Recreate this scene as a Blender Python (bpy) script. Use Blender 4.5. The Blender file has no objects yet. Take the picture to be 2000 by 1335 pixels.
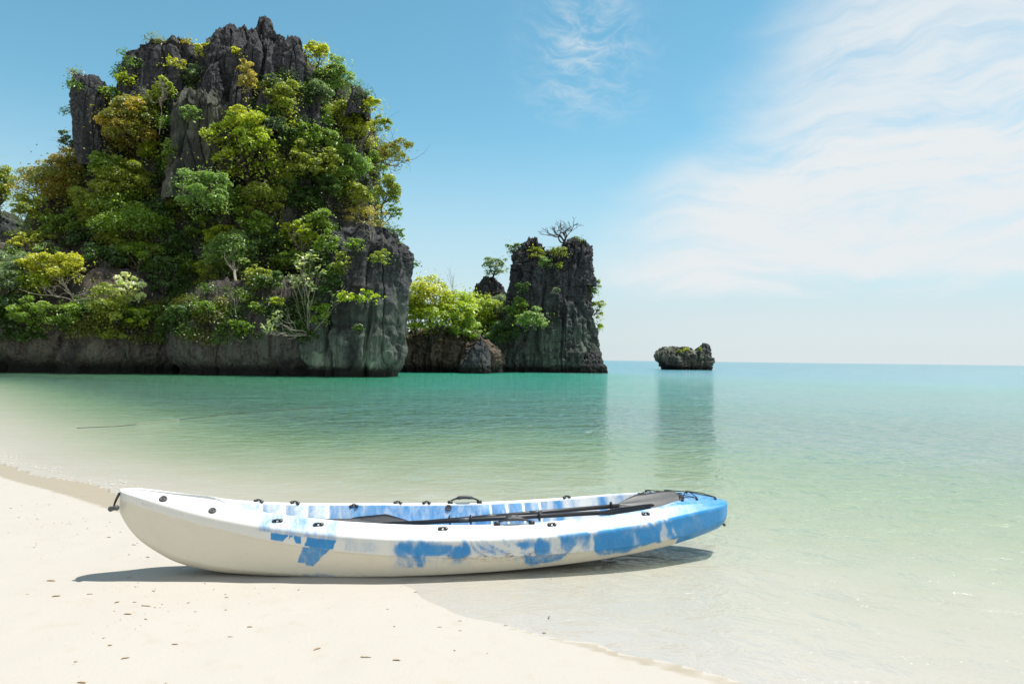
import bpy, math, random
import numpy as np
from mathutils import Vector, Matrix
from mathutils.bvhtree import BVHTree

random.seed(7)
RNG = np.random.default_rng(11)
SC = bpy.context.scene
COL = SC.collection

# ------------------------------------------------------------------ camera
FPX, EYE = 1333.33, 1.3                      # focal length in pixels of a 2000 px wide frame, eye height above the sea
PITCH, ROLL = math.atan(33.5 / FPX), math.atan(0.0123)
_fw = np.array([0, math.cos(PITCH), math.sin(PITCH)])
_u0 = np.array([0, -math.sin(PITCH), math.cos(PITCH)])
_r0 = np.array([1.0, 0, 0])
_rt = _r0 * math.cos(ROLL) + _u0 * math.sin(ROLL)
_up = _u0 * math.cos(ROLL) - _r0 * math.sin(ROLL)
CAM = np.array([0, 0, EYE])
cam_data = bpy.data.cameras.new('camera')
cam_data.lens = 24.0
cam_data.sensor_width = 36.0
cam_data.clip_start = 0.05
cam_data.clip_end = 20000
cam = bpy.data.objects.new('camera', cam_data)
COL.objects.link(cam)
cam.matrix_world = Matrix(((_rt[0], _up[0], -_fw[0], 0), (_rt[1], _up[1], -_fw[1], 0),
                           (_rt[2], _up[2], -_fw[2], EYE), (0, 0, 0, 1)))
SC.camera = cam

# ------------------------------------------------------------------ sun, sky, exposure
TO_SUN = Vector((0.42, 0.11, 1.0)).normalized()
SUN_EL = math.asin(TO_SUN.z)
SUN_AZ = math.atan2(TO_SUN.x, TO_SUN.y)
SUN_STRENGTH = 4.6
SKY_STRENGTH = 0.10
EXPOSURE = 0.56
sd = bpy.data.lights.new('sun', 'SUN')
sd.energy = SUN_STRENGTH
sd.angle = math.radians(0.53)
sd.color = (1.0, 0.955, 0.88)
sun = bpy.data.objects.new('sun', sd)
COL.objects.link(sun)
sun.rotation_euler = TO_SUN.to_track_quat('Z', 'Y').to_euler()
sun.location = TO_SUN * 60

SC.view_settings.view_transform = 'Standard'
SC.view_settings.look = 'None'
SC.view_settings.gamma = 1.0
SC.view_settings.use_curve_mapping = False
SC.view_settings.exposure = EXPOSURE
SC.render.engine = 'CYCLES'
SC.cycles.max_bounces = 10
SC.cycles.diffuse_bounces = 4
SC.cycles.glossy_bounces = 3
SC.cycles.transparent_max_bounces = 16
SC.cycles.sample_clamp_indirect = 6.0
SC.cycles.sample_clamp_direct = 5.0
SC.cycles.use_denoising = True


class NT:
    """Small helper around a node tree."""
    def __init__(self, tree):
        self.t = tree
        tree.nodes.clear()

    def n(self, kind, **kw):
        nd = self.t.nodes.new(kind)
        for k, v in kw.items():
            if k.startswith('i_'):
                key = k[2:]
                key = int(key) if key.isdigit() else key.replace('_', ' ')
                sock = nd.inputs[key]
                if hasattr(v, 'is_output') or isinstance(v, bpy.types.NodeSocket):
                    self.t.links.new(v, sock)
                else:
                    sock.default_value = v
            else:
                setattr(nd, k, v)
        return nd

    def link(self, a, b):
        self.t.links.new(a, b)

    def math(self, op, a, b=None, c=None, clamp=False):
        nd = self.t.nodes.new('ShaderNodeMath')
        nd.operation = op
        nd.use_clamp = clamp
        for i, v in enumerate((a, b, c)):
            if v is None:
                continue
            if isinstance(v, bpy.types.NodeSocket):
                self.t.links.new(v, nd.inputs[i])
            else:
                nd.inputs[i].default_value = v
        return nd.outputs[0]

    def step(self, v, lo, hi, a=0.0, b=1.0):
        nd = self.t.nodes.new('ShaderNodeMapRange')
        nd.interpolation_type = 'SMOOTHSTEP'
        self.t.links.new(v, nd.inputs[0])
        nd.inputs[1].default_value, nd.inputs[2].default_value = lo, hi
        nd.inputs[3].default_value, nd.inputs[4].default_value = a, b
        return nd.outputs[0]

    def mix(self, f, a, b, blend='MIX'):
        nd = self.t.nodes.new('ShaderNodeMix')
        nd.data_type = 'RGBA'
        nd.blend_type = blend
        for s, v in ((nd.inputs[0], f), (nd.inputs[6], a), (nd.inputs[7], b)):
            if isinstance(v, bpy.types.NodeSocket):
                self.t.links.new(v, s)
            else:
                s.default_value = v if not isinstance(v, tuple) or len(v) == 4 else (*v, 1)
        return nd.outputs[2]

    def noise(self, vec, scale, detail=4, rough=0.55, dist=0.0):
        nd = self.n('ShaderNodeTexNoise')
        nd.inputs['Scale'].default_value = scale
        nd.inputs['Detail'].default_value = detail
        nd.inputs['Roughness'].default_value = rough
        nd.inputs['Distortion'].default_value = dist
        self.t.links.new(vec, nd.inputs['Vector'])
        return nd.outputs['Fac']

    def mapping(self, vec, scale=(1, 1, 1), rot=(0, 0, 0), loc=(0, 0, 0)):
        nd = self.n('ShaderNodeMapping')
        nd.inputs['Scale'].default_value = scale
        nd.inputs['Rotation'].default_value = rot
        nd.inputs['Location'].default_value = loc
        self.t.links.new(vec, nd.inputs['Vector'])
        return nd.outputs[0]

    def ramp(self, f, stops):
        nd = self.n('ShaderNodeValToRGB')
        cr = nd.color_ramp
        while len(cr.elements) < len(stops):
            cr.elements.new(0.5)
        for e, (p, c) in zip(cr.elements, stops):
            e.position = p
            e.color = (*c, 1) if len(c) == 3 else c
        self.t.links.new(f, nd.inputs[0])
        return nd.outputs[0]


world = bpy.data.worlds.new('World')
SC.world = world
world.use_nodes = True
w = NT(world.node_tree)
sky = w.n('ShaderNodeTexSky')
sky.sky_type = 'NISHITA'
sky.sun_disc = False
sky.sun_elevation = SUN_EL
sky.sun_rotation = SUN_AZ
sky.altitude = 0
sky.air_density = 1.0
sky.dust_density = 0.0
sky.ozone_density = 1.6
gen = w.n('ShaderNodeTexCoord').outputs['Generated']
sep = w.n('ShaderNodeSeparateXYZ')
w.link(gen, sep.inputs[0])
az = w.math('MULTIPLY', w.math('ARCTAN2', sep.outputs[0], sep.outputs[1]), 57.2958)
el = w.math('MULTIPLY', w.math('ARCSINE', sep.outputs[2]), 57.2958)
comb = w.n('ShaderNodeCombineXYZ')
w.link(w.math('MULTIPLY', az, 0.1), comb.inputs[0])
w.link(w.math('MULTIPLY', el, 0.1), comb.inputs[1])
ae = comb.outputs[0]
warp = w.n('ShaderNodeTexNoise')
warp.inputs['Scale'].default_value = 0.9
warp.inputs['Detail'].default_value = 3
w.link(ae, warp.inputs['Vector'])
wv = w.n('ShaderNodeVectorMath', operation='MULTIPLY_ADD')
w.link(warp.outputs['Color'], wv.inputs[0])
wv.inputs[1].default_value = (0.7, 0.7, 0)
w.link(ae, wv.inputs[2])
st1 = w.noise(w.mapping(wv.outputs[0], (0.42, 2.5, 1), (0, 0, math.radians(-36))), 1.7, 8, 0.66, 0.2)
st2 = w.noise(w.mapping(wv.outputs[0], (0.5, 1.2, 1), (0, 0, math.radians(-20)), (3, 1, 0)), 0.8, 5, 0.55)
st3 = w.noise(w.mapping(wv.outputs[0], (0.8, 2.0, 1), (0, 0, math.radians(35)), (7, 2, 0)), 4.0, 6, 0.65, 0.5)
# veil of high cloud that fills the right of the sky, plus an added unseen part
edge = w.math('SUBTRACT', az, w.math('MULTIPLY_ADD', el, 0.80, -2.4))
edge = w.math('ADD', edge, w.math('MULTIPLY_ADD', st2, 16.0, -8.0))
m_edge = w.math('MAXIMUM', w.step(edge, -1.5, 13.0), w.step(az, -75.0, -120.0))  # second mask: unseen cloud behind the camera, added to whiten the ambient light
m_low = w.math('MULTIPLY', w.step(w.math('ADD', el, w.math('MULTIPLY_ADD', st1, 5.0, -2.5)), 4.4, 7.4), w.step(el, 88.0, 60.0, 0.55, 1.0))
body = w.math('ADD', w.math('MULTIPLY', w.step(st1, 0.26, 0.60), 0.72), w.math('MULTIPLY', w.step(st2, 0.34, 0.60), 0.28))
thick = w.math('MULTIPLY_ADD', w.step(el, 28.0, 14.0), 0.32, 0.70)
veil = w.math('MULTIPLY', w.math('MULTIPLY', m_edge, m_low), w.math('MULTIPLY', w.math('MULTIPLY_ADD', body, 0.82, 0.34), thick), clamp=True)
# low pale band near the horizon on the right
band = w.math('MULTIPLY', w.step(el, 5.6, 2.5), w.math('MULTIPLY', w.step(az, 2.0, 22.0), 0.35))
# one torn wisp higher up
dx = w.math('MULTIPLY', w.math('SUBTRACT', az, 5.6), 0.145)
dy = w.math('MULTIPLY', w.math('SUBTRACT', el, 24.8), 0.165)
rr = w.math('SQRT', w.math('ADD', w.math('MULTIPLY', dx, dx), w.math('MULTIPLY', dy, dy)))
wisp = w.math('MULTIPLY', w.step(w.math('ADD', rr, w.math('MULTIPLY_ADD', st2, 1.6, -0.8)), 1.25, 0.0), w.math('MULTIPLY', w.step(st3, 0.36, 0.80), 0.85), clamp=True)
cl = w.math('MAXIMUM', w.math('MAXIMUM', veil, band), wisp)
# gentle colour trim of the physical sky (a touch more cyan)
hsv = w.n('ShaderNodeHueSaturation')
hsv.inputs['Hue'].default_value = 0.466
hsv.inputs['Saturation'].default_value = 1.12
hsv.inputs['Value'].default_value = 1.08
w.link(sky.outputs[0], hsv.inputs['Color'])
hz = w.step(w.math('ABSOLUTE', el), 20.0, 0.0, 0.0, 0.92)
skycol = w.mix(hz, hsv.outputs[0], (4.05, 4.85, 5.2))
skycol = w.mix(cl, skycol, (5.5, 5.8, 5.95))
bg = w.n('ShaderNodeBackground')
bg.inputs['Strength'].default_value = SKY_STRENGTH
w.link(skycol, bg.inputs['Color'])
wo = w.n('ShaderNodeOutputWorld')
w.link(bg.outputs[0], wo.inputs['Surface'])


# ------------------------------------------------------------------ helpers
def ray(x, y):
    return _fw + _rt * (x - 1000) / FPX - _up * (y - 667.5) / FPX


def at_depth(x, y, Y):
    d = ray(x, y)
    return CAM + d * (Y / d[1])


def project(P):
    d = np.asarray(P, float) - CAM
    z = d @ _fw
    return 1000 + FPX * (d @ _rt) / z, 667.5 - FPX * (d @ _up) / z


def smooth01(v, a, b):
    q = np.clip((np.asarray(v, float) - a) / (b - a), 0, 1)
    return q * q * (3 - 2 * q)


def _hash(i, j, k, seed):
    h = (i.astype(np.uint32) * np.uint32(374761393) + j.astype(np.uint32) * np.uint32(668265263)
         + k.astype(np.uint32) * np.uint32(2147483647) + np.uint32((seed * 974634533) & 0xffffffff))
    h = (h ^ (h >> np.uint32(13))) * np.uint32(1274126177)
    h = (h ^ (h >> np.uint32(16))) * np.uint32(2246822519)
    h = h ^ (h >> np.uint32(15))
    return h.astype(np.float64) / 4294967295.0 * 2 - 1


def vnoise(x, y, z, seed=0):
    x, y, z = np.broadcast_arrays(np.asarray(x, float), np.asarray(y, float), np.asarray(z, float))
    xi, yi, zi = np.floor(x), np.floor(y), np.floor(z)
    fx, fy, fz = x - xi, y - yi, z - zi
    fx, fy, fz = (f * f * f * (f * (f * 6 - 15) + 10) for f in (fx, fy, fz))
    xi, yi, zi = xi.astype(np.int64), yi.astype(np.int64), zi.astype(np.int64)
    r = 0
    for a in (0, 1):
        wx = fx if a else 1 - fx
        for b in (0, 1):
            wy = fy if b else 1 - fy
            for c in (0, 1):
                wz = fz if c else 1 - fz
                r = r + wx * wy * wz * _hash(xi + a, yi + b, zi + c, seed)
    return r


def fbm(x, y, z, o=4, seed=0, gain=0.5):
    r, a, f, t = 0, 1.0, 1.0, 0.0
    for i in range(o):
        r = r + a * vnoise(x * f, y * f, z * f, seed + i * 17)
        t += a
        a *= gain
        f *= 2.03
    return r / t


def ridged(x, y, z, o=3, seed=0):
    r, a, f, t = 0, 1.0, 1.0, 0.0
    for i in range(o):
        r = r + a * (1 - np.abs(vnoise(x * f, y * f, z * f, seed + i * 31)) * 1.6)
        t += a
        a *= 0.5
        f *= 2.1
    return r / t


def np_mesh(name, V, F, mat=None, smooth=True, attrs=None):
    V = np.asarray(V, np.float32)
    F = np.asarray(F, np.int32)
    k = F.shape[1]
    me = bpy.data.meshes.new(name)
    me.vertices.add(len(V))
    me.vertices.foreach_set('co', V.ravel())
    me.loops.add(F.size)
    me.loops.foreach_set('vertex_index', F.ravel())
    me.polygons.add(len(F))
    me.polygons.foreach_set('loop_start', np.arange(0, F.size, k, dtype=np.int32))
    me.polygons.foreach_set('loop_total', np.full(len(F), k, np.int32))
    if smooth:
        me.polygons.foreach_set('use_smooth', np.ones(len(F), bool))
    for an, av in (attrs or {}).items():
        av = np.asarray(av, np.float32)
        if av.ndim == 1:
            me.attributes.new(an, 'FLOAT', 'POINT').data.foreach_set('value', av)
        else:
            me.attributes.new(an, 'FLOAT_COLOR', 'POINT').data.foreach_set('color', np.c_[av, np.ones(len(av), np.float32)].ravel())
    me.update(calc_edges=True)
    me.validate()
    if mat:
        me.materials.append(mat)
    return me


def link(name, me, parent=None, loc=None):
    o = bpy.data.objects.new(name, me)
    COL.objects.link(o)
    if parent is not None:
        o.parent = parent
    if loc is not None:
        o.location = loc
    return o


def empty(name, loc, label, cat, group=None):
    o = bpy.data.objects.new(name, None)
    COL.objects.link(o)
    o.location = loc
    o.empty_display_size = 0.2
    return tag(o, label, cat, group)


def tag(o, label, cat, group=None):
    o['label'] = label
    o['category'] = cat
    if group:
        o['group'] = group
    return o


class Soup:
    """Collects tubes, boxes, lathes as triangles / quads for one mesh."""
    def __init__(self):
        self.v, self.f, self.n = [], [], 0

    def add(self, V, F):
        V = np.asarray(V, float)
        self.v.append(V)
        for q in F:
            self.f.append([i + self.n for i in q])
        self.n += len(V)

    def tube(self, pts, rad, k=6, cap=True):
        pts = [np.asarray(p, float) for p in pts]
        m = len(pts)
        rad = [rad] * m if np.isscalar(rad) else list(rad)
        V, F = [], []
        prev = None
        for i in range(m):
            t = pts[min(i + 1, m - 1)] - pts[max(i - 1, 0)]
            t = t / (np.linalg.norm(t) + 1e-9)
            if prev is None:
                a = np.cross(t, (0, 0, 1.0))
                if np.linalg.norm(a) < 1e-3:
                    a = np.cross(t, (1.0, 0, 0))
            else:
                a = prev - t * (prev @ t)
            a = a / (np.linalg.norm(a) + 1e-9)
            prev = a
            b = np.cross(t, a)
            for j in range(k):
                q = 2 * math.pi * j / k
                V.append(pts[i] + rad[i] * (a * math.cos(q) + b * math.sin(q)))
        for i in range(m - 1):
            for j in range(k):
                F.append((i * k + j, i * k + (j + 1) % k, (i + 1) * k + (j + 1) % k, (i + 1) * k + j))
        if cap:
            F.append(tuple(range(k))[::-1])
            F.append(tuple((m - 1) * k + j for j in range(k)))
        self.add(V, F)

    def mesh(self, name, mat, smooth=True):
        me = bpy.data.meshes.new(name)
        me.from_pydata(np.concatenate(self.v).tolist(), [], self.f)
        if smooth:
            me.polygons.foreach_set('use_smooth', np.ones(len(me.polygons), bool))
        me.materials.append(mat)
        me.update()
        return me


def new_mat(name):
    m = bpy.data.materials.new(name)
    m.use_nodes = True
    return m, NT(m.node_tree)


def simple_mat(name, col, rough=0.6, noise=0.15, scale=30.0, bump=0.0, spec=0.4):
    m, t = new_mat(name)
    co = t.n('ShaderNodeTexCoord').outputs['Object']
    f = t.noise(co, scale, 4)
    d = tuple(c * (1 - noise) for c in col)
    l = tuple(min(1, c * (1 + noise)) for c in col)
    p = t.n('ShaderNodeBsdfPrincipled')
    t.link(t.mix(f, d, l), p.inputs['Base Color'])
    p.inputs['Roughness'].default_value = rough
    p.inputs['Specular IOR Level'].default_value = spec
    if bump:
        b = t.n('ShaderNodeBump')
        b.inputs['Strength'].default_value = bump
        b.inputs['Distance'].default_value = 0.01
        t.link(f, b.inputs['Height'])
        t.link(b.outputs[0], p.inputs['Normal'])
    t.link(p.outputs[0], t.n('ShaderNodeOutputMaterial').inputs[0])
    return m


# ------------------------------------------------------------------ ground and sea
WATERLINE = np.array([(-140, 120), (-75, 72), (-44, 44), (-23, 26), (-11.2, 13.2), (-8.2, 10.2), (-6.08, 8.16), (-4.66, 7.12), (-3.9, 6.61),
                      (-3.51, 6.31), (-2.4, 5.45), (-1.4, 4.75), (-0.75, 4.2), (-0.47, 3.9), (-0.25, 3.57), (0.0, 3.34), (0.32, 3.14),
                      (0.6, 2.95), (0.85, 2.8), (1.6, 2.3), (3.0, 1.2), (5.5, -1.0), (14, -8), (40, -30), (160, -120)], float)


def shore_dist(x, y):
    """Signed distance to the waterline, positive on the sea side."""
    x, y = np.asarray(x, float), np.asarray(y, float)
    best = np.full(x.shape, 1e9)
    sgn = np.ones(x.shape)
    for (ax, ay), (bx, by) in zip(WATERLINE[:-1], WATERLINE[1:]):
        dx, dy = bx - ax, by - ay
        t = np.clip(((x - ax) * dx + (y - ay) * dy) / (dx * dx + dy * dy), 0, 1)
        px, py = x - ax - t * dx, y - ay - t * dy
        d = np.hypot(px, py)
        s = np.sign(dx * py - dy * px)
        m = d < best - 1e-9
        best = np.where(m, d, best)
        sgn = np.where(m, s, sgn)
    return best * sgn


def ground_z(x, y):
    x, y = np.asarray(x, float), np.asarray(y, float)
    s = shore_dist(x, y)
    near = np.exp(-np.hypot(x, y) / 25.0)
    s = s + near * (0.10 * vnoise(x * 1.6, y * 1.6, 0, 5) + 0.05 * vnoise(x * 4.3, y * 4.3, 0, 6))
    sea = np.maximum(s, 0)
    land = np.maximum(-s, 0)
    bed = 0.019 + 0.014 * smooth01(-x, -0.8, 4.5)
    z = -(bed * sea + 0.0016 * np.maximum(sea - 6, 0) ** 2)
    z = np.maximum(z, -7.0 - 0.0 * z)
    z = np.where(s < 0, np.minimum(0.024 * land, 0.8 + 0.002 * land), z)
    kx_, ky_ = (x + 2.253) * 0.9739 + (y - 3.971) * 0.2270, -(x + 2.253) * 0.2270 + (y - 3.971) * 0.9739
    z = z + 0.013 * np.exp(-((np.abs(ky_) - 0.21) / 0.05) ** 2) * smooth01(kx_, 0.80, 1.15) * smooth01(kx_, 2.0, 1.55)
    z = z + near * (0.009 * fbm(x * 1.3, y * 1.3, 0, 3, 8) * smooth01(land, 0.15, 1.2)
                    + 0.0035 * vnoise(x * 5.2, y * 3.1, 0, 9) * smooth01(land, 0.1, 0.6)
                    + 0.007 * vnoise(x * 2.2 + y, y * 4.0, 0, 3) * smooth01(sea, 0.3, 2.0))
    return z


def polar_grid():
    th = np.concatenate([np.radians(np.arange(-48, 48.01, 0.32)), np.radians(np.arange(54, 312, 6.0))])
    r = [0.35]
    while r[-1] < 9000:
        q = r[-1]
        r.append(q * (1.06 if q < 1.6 else 1.011 if q < 12 else 1.02 if q < 140 else 1.12))
    r = np.array(r)
    T, R = np.meshgrid(th, r, indexing='ij')
    X, Y = R * np.sin(T), R * np.cos(T)
    n, m = T.shape
    i = np.arange(n)[:, None]
    j = np.arange(m - 1)[None, :]
    a = i * m + j
    b = ((i + 1) % n) * m + j
    F = np.stack([a, a + 1, b + 1, b], -1).reshape(-1, 4)
    return X.ravel(), Y.ravel(), F, n, m


GX, GY, GF, GN, GM = polar_grid()
GZ = ground_z(GX, GY)
S_ALL = shore_dist(GX, GY)

# sand
sand_m, t = new_mat('sand')
co = t.n('ShaderNodeTexCoord').outputs['Object']
wet = t.n('ShaderNodeAttribute', attribute_name='wet').outputs['Fac']
n1 = t.noise(co, 1.1, 5, 0.6)
n2 = t.noise(co, 9.0, 5, 0.6)
n3 = t.noise(co, 260.0, 2, 0.6)
dry = t.mix(n1, (0.380, 0.352, 0.312), (0.408, 0.381, 0.342))
dry = t.mix(t.step(n2, 0.52, 0.75, 0, 0.35), dry, (0.36, 0.31, 0.24))
dry = t.mix(t.step(n3, 0.62, 0.78, 0, 0.35), dry, (0.28, 0.235, 0.18))
wetc = t.mix(n2, (0.29, 0.25, 0.19), (0.33, 0.29, 0.225))
wf = t.step(t.math('ADD', wet, t.math('MULTIPLY_ADD', n2, 0.5, -0.25)), 0.35, 0.65)
colr = t.mix(wf, dry, wetc)
p = t.n('ShaderNodeBsdfPrincipled')
t.link(colr, p.inputs['Base Color'])
t.link(t.math('MULTIPLY_ADD', wf, -0.35, 0.9), p.inputs['Roughness'])
p.inputs['Specular IOR Level'].default_value = 0.25
bh = t.math('ADD', t.math('MULTIPLY', n3, 0.25), t.math('MULTIPLY', t.noise(co, 45.0, 4), 0.7))
bp = t.n('ShaderNodeBump')
bp.inputs['Strength'].default_value = 0.35
bp.inputs['Distance'].default_value = 0.006
t.link(bh, bp.inputs['Height'])
t.link(bp.outputs[0], p.inputs['Normal'])
t.link(p.outputs[0], t.n('ShaderNodeOutputMaterial').inputs[0])

wetness = smooth01(S_ALL, -0.50, -0.22) * smooth01(GX, -2.4, -3.4) + 0.55 * smooth01(S_ALL, -0.05, 0.0) * smooth01(GX, -3.5, -2.0)
wetness = np.where(GZ < 0, 0.05, wetness)
beach = link('beach', np_mesh('beach', np.c_[GX, GY, GZ], GF, sand_m, True, {'wet': wetness}))
beach['kind'] = 'structure'

# sea
sea_m, t = new_mat('sea_water')
co = t.n('ShaderNodeTexCoord').outputs['Object']
dep = t.n('ShaderNodeAttribute', attribute_name='depth').outputs['Fac']
wob = t.noise(co, 0.12, 3)
depw = t.math('MULTIPLY', dep, t.math('MULTIPLY_ADD', wob, 0.7, 0.65))
wmap = t.mapping(co, (1.0, 1.5, 1.0), (0, 0, math.radians(-14)))
r1 = t.noise(wmap, 0.9, 3, 0.55, 0.5)
r2 = t.noise(wmap, 2.9, 4, 0.58, 0.9)
r3 = t.noise(t.mapping(co, (1, 1.3, 1), (0, 0, math.radians(25))), 15.0, 3, 0.6, 0.5)
hh = t.math('ADD', t.math('MULTIPLY', r1, 0.15), t.math('ADD', t.math('MULTIPLY', r2, 0.19), t.math('MULTIPLY', r3, 0.016)))
shal = t.step(dep, 0.0, 0.12, 0.25, 1.0)
r0 = t.noise(wmap, 0.30, 2, 0.5, 0.6)
hh = t.math('ADD', hh, t.math('MULTIPLY', r0, 0.36))
hh = t.math('MULTIPLY', hh, shal)
bp = t.n('ShaderNodeBump')
bp.inputs['Strength'].default_value = 1.0
bp.inputs['Distance'].default_value = 1.0
t.link(hh, bp.inputs['Height'])
fres = t.n('ShaderNodeFresnel')
fres.inputs['IOR'].default_value = 1.33
t.link(bp.outputs[0], fres.inputs['Normal'])
glo = t.n('ShaderNodeBsdfGlossy')
t.link(t.step(dep, 0.5, 5.0, 0.06, 0.14), glo.inputs['Roughness'])
t.link(bp.outputs[0], glo.inputs['Normal'])
bodyc = t.ramp(t.math('MULTIPLY', t.math('POWER', depw, 0.5), 0.375),
               [(0.0, (0.40, 0.41, 0.30)), (0.10, (0.30, 0.41, 0.21)), (0.19, (0.17, 0.40, 0.20)), (0.34, (0.045, 0.38, 0.20)),
                (0.64, (0.008, 0.33, 0.205)), (0.80, (0.035, 0.31, 0.29)), (0.97, (0.04, 0.29, 0.34)), (1.0, (0.04, 0.28, 0.35))])
sandy = t.n('ShaderNodeAttribute', attribute_name='sandy_bed').outputs['Fac']
bodyc = t.mix(t.math('MULTIPLY', sandy, t.step(dep, 0.1, 0.9)), bodyc, t.mix(t.step(dep, 1.0, 6.5), (0.14, 0.37, 0.30), (0.06, 0.29, 0.35)))
dif = t.n('ShaderNodeBsdfDiffuse')
t.link(bodyc, dif.inputs['Color'])
tra = t.n('ShaderNodeBsdfTransparent')
t.link(t.ramp(depw, [(0.0, (1, 1, 1)), (0.03, (0.968, 0.990, 0.958)), (0.14, (0.70, 0.90, 0.70)), (0.5, (0.36, 0.82, 0.58))]), tra.inputs['Color'])
opq = t.math('SUBTRACT', 1.0, t.math('POWER', 2.718, t.math('MULTIPLY', depw, -3.2)))
bd = t.n('ShaderNodeMixShader')
t.link(opq, bd.inputs[0])
t.link(tra.outputs[0], bd.inputs[1])
t.link(dif.outputs[0], bd.inputs[2])
ms = t.n('ShaderNodeMixShader')
t.link(t.math('MULTIPLY', fres.outputs[0], t.math('MULTIPLY', t.step(dep, 0.0, 0.20, 0.20, 0.84), t.step(dep, 0.5, 3.0, 1.0, 0.84))), ms.inputs[0])
t.link(bd.outputs[0], ms.inputs[1])
t.link(glo.outputs[0], ms.inputs[2])
t.link(ms.outputs[0], t.n('ShaderNodeOutputMaterial').inputs[0])

depth = np.maximum(-GZ, 0)
keep = (GZ[GF] < 0.01).any(axis=1)
sea = link('sea', np_mesh('sea', np.c_[GX, GY, np.zeros_like(GX)], GF[keep], sea_m, True, {'depth': depth, 'sandy_bed': smooth01(GX - (0.5 + 0.12 * GY) + 1.5 * vnoise(GX * 0.12, GY * 0.12, 0, 33), -0.5, 7.0)}))
sea['kind'] = 'structure'

# ------------------------------------------------------------------ rock
rock_m, t = new_mat('limestone')
co = t.n('ShaderNodeTexCoord').outputs['Object']
pale = t.n('ShaderNodeAttribute', attribute_name='pale').outputs['Fac']
warm = t.n('ShaderNodeAttribute', attribute_name='warm').outputs['Fac']
zz = t.n('ShaderNodeSeparateXYZ')
t.link(co, zz.inputs[0])
sv = t.mapping(co, (1, 1, 0.16))
s1 = t.noise(sv, 0.9, 6, 0.65, 0.6)
s2 = t.noise(sv, 3.2, 6, 0.65, 0.4)
g1 = t.noise(co, 0.7, 5, 0.6)
g2 = t.noise(co, 6.0, 6, 0.7)
darkc = t.mix(t.step(g2, 0.3, 0.7), (0.012, 0.013, 0.015), (0.085, 0.086, 0.092))
greyc = t.mix(t.step(s2, 0.3, 0.7), (0.018, 0.025, 0.022), (0.115, 0.135, 0.118))
palec = t.mix(t.step(s1, 0.3, 0.7), (0.070, 0.105, 0.080), (0.33, 0.385, 0.30))
pf = t.math('ADD', pale, t.math('MULTIPLY_ADD', s1, 1.3, -0.65))
c = t.mix(t.step(pf, 0.15, 0.55), darkc, greyc)
c = t.mix(t.step(pf, 0.55, 0.95), c, palec)
c = t.mix(t.math('MULTIPLY', t.step(g1, 0.45, 0.7), t.step(pale, 0.2, 0.6, 0, 0.55)), c, (0.060, 0.095, 0.055))
c = t.mix(t.math('MULTIPLY', warm, t.step(g2, 0.35, 0.65)), c, (0.17, 0.115, 0.07))
c = t.mix(t.step(s2, 0.56, 0.70, 0, 0.85), c, (0.014, 0.014, 0.016))
c = t.mix(t.step(t.noise(t.mapping(co, (1, 1, 0.5), (0, 0, 0), (5, 2, 9)), 0.35, 6, 0.65), 0.52, 0.62, 0, 0.75), c, (0.020, 0.022, 0.022))
c = t.mix(t.step(t.math('ADD', zz.outputs[2], t.math('MULTIPLY_ADD', g2, 0.7, -0.35)), 0.95, 0.35), c, (0.014, 0.015, 0.012))
p = t.n('ShaderNodeBsdfPrincipled')
t.link(c, p.inputs['Base Color'])
p.inputs['Roughness'].default_value = 0.9
p.inputs['Specular IOR Level'].default_value = 0.2
bp = t.n('ShaderNodeBump')
bp.inputs['Strength'].default_value = 0.9
bp.inputs['Distance'].default_value = 0.22
t.link(t.math('ADD', t.math('MULTIPLY', s2, 0.8), t.math('MULTIPLY', g2, 0.6)), bp.inputs['Height'])
t.link(bp.outputs[0], p.inputs['Normal'])
t.link(p.outputs[0], t.n('ShaderNodeOutputMaterial').inputs[0])

ROCK_V, ROCK_F, ROCK_N = [], [], [0]


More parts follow.
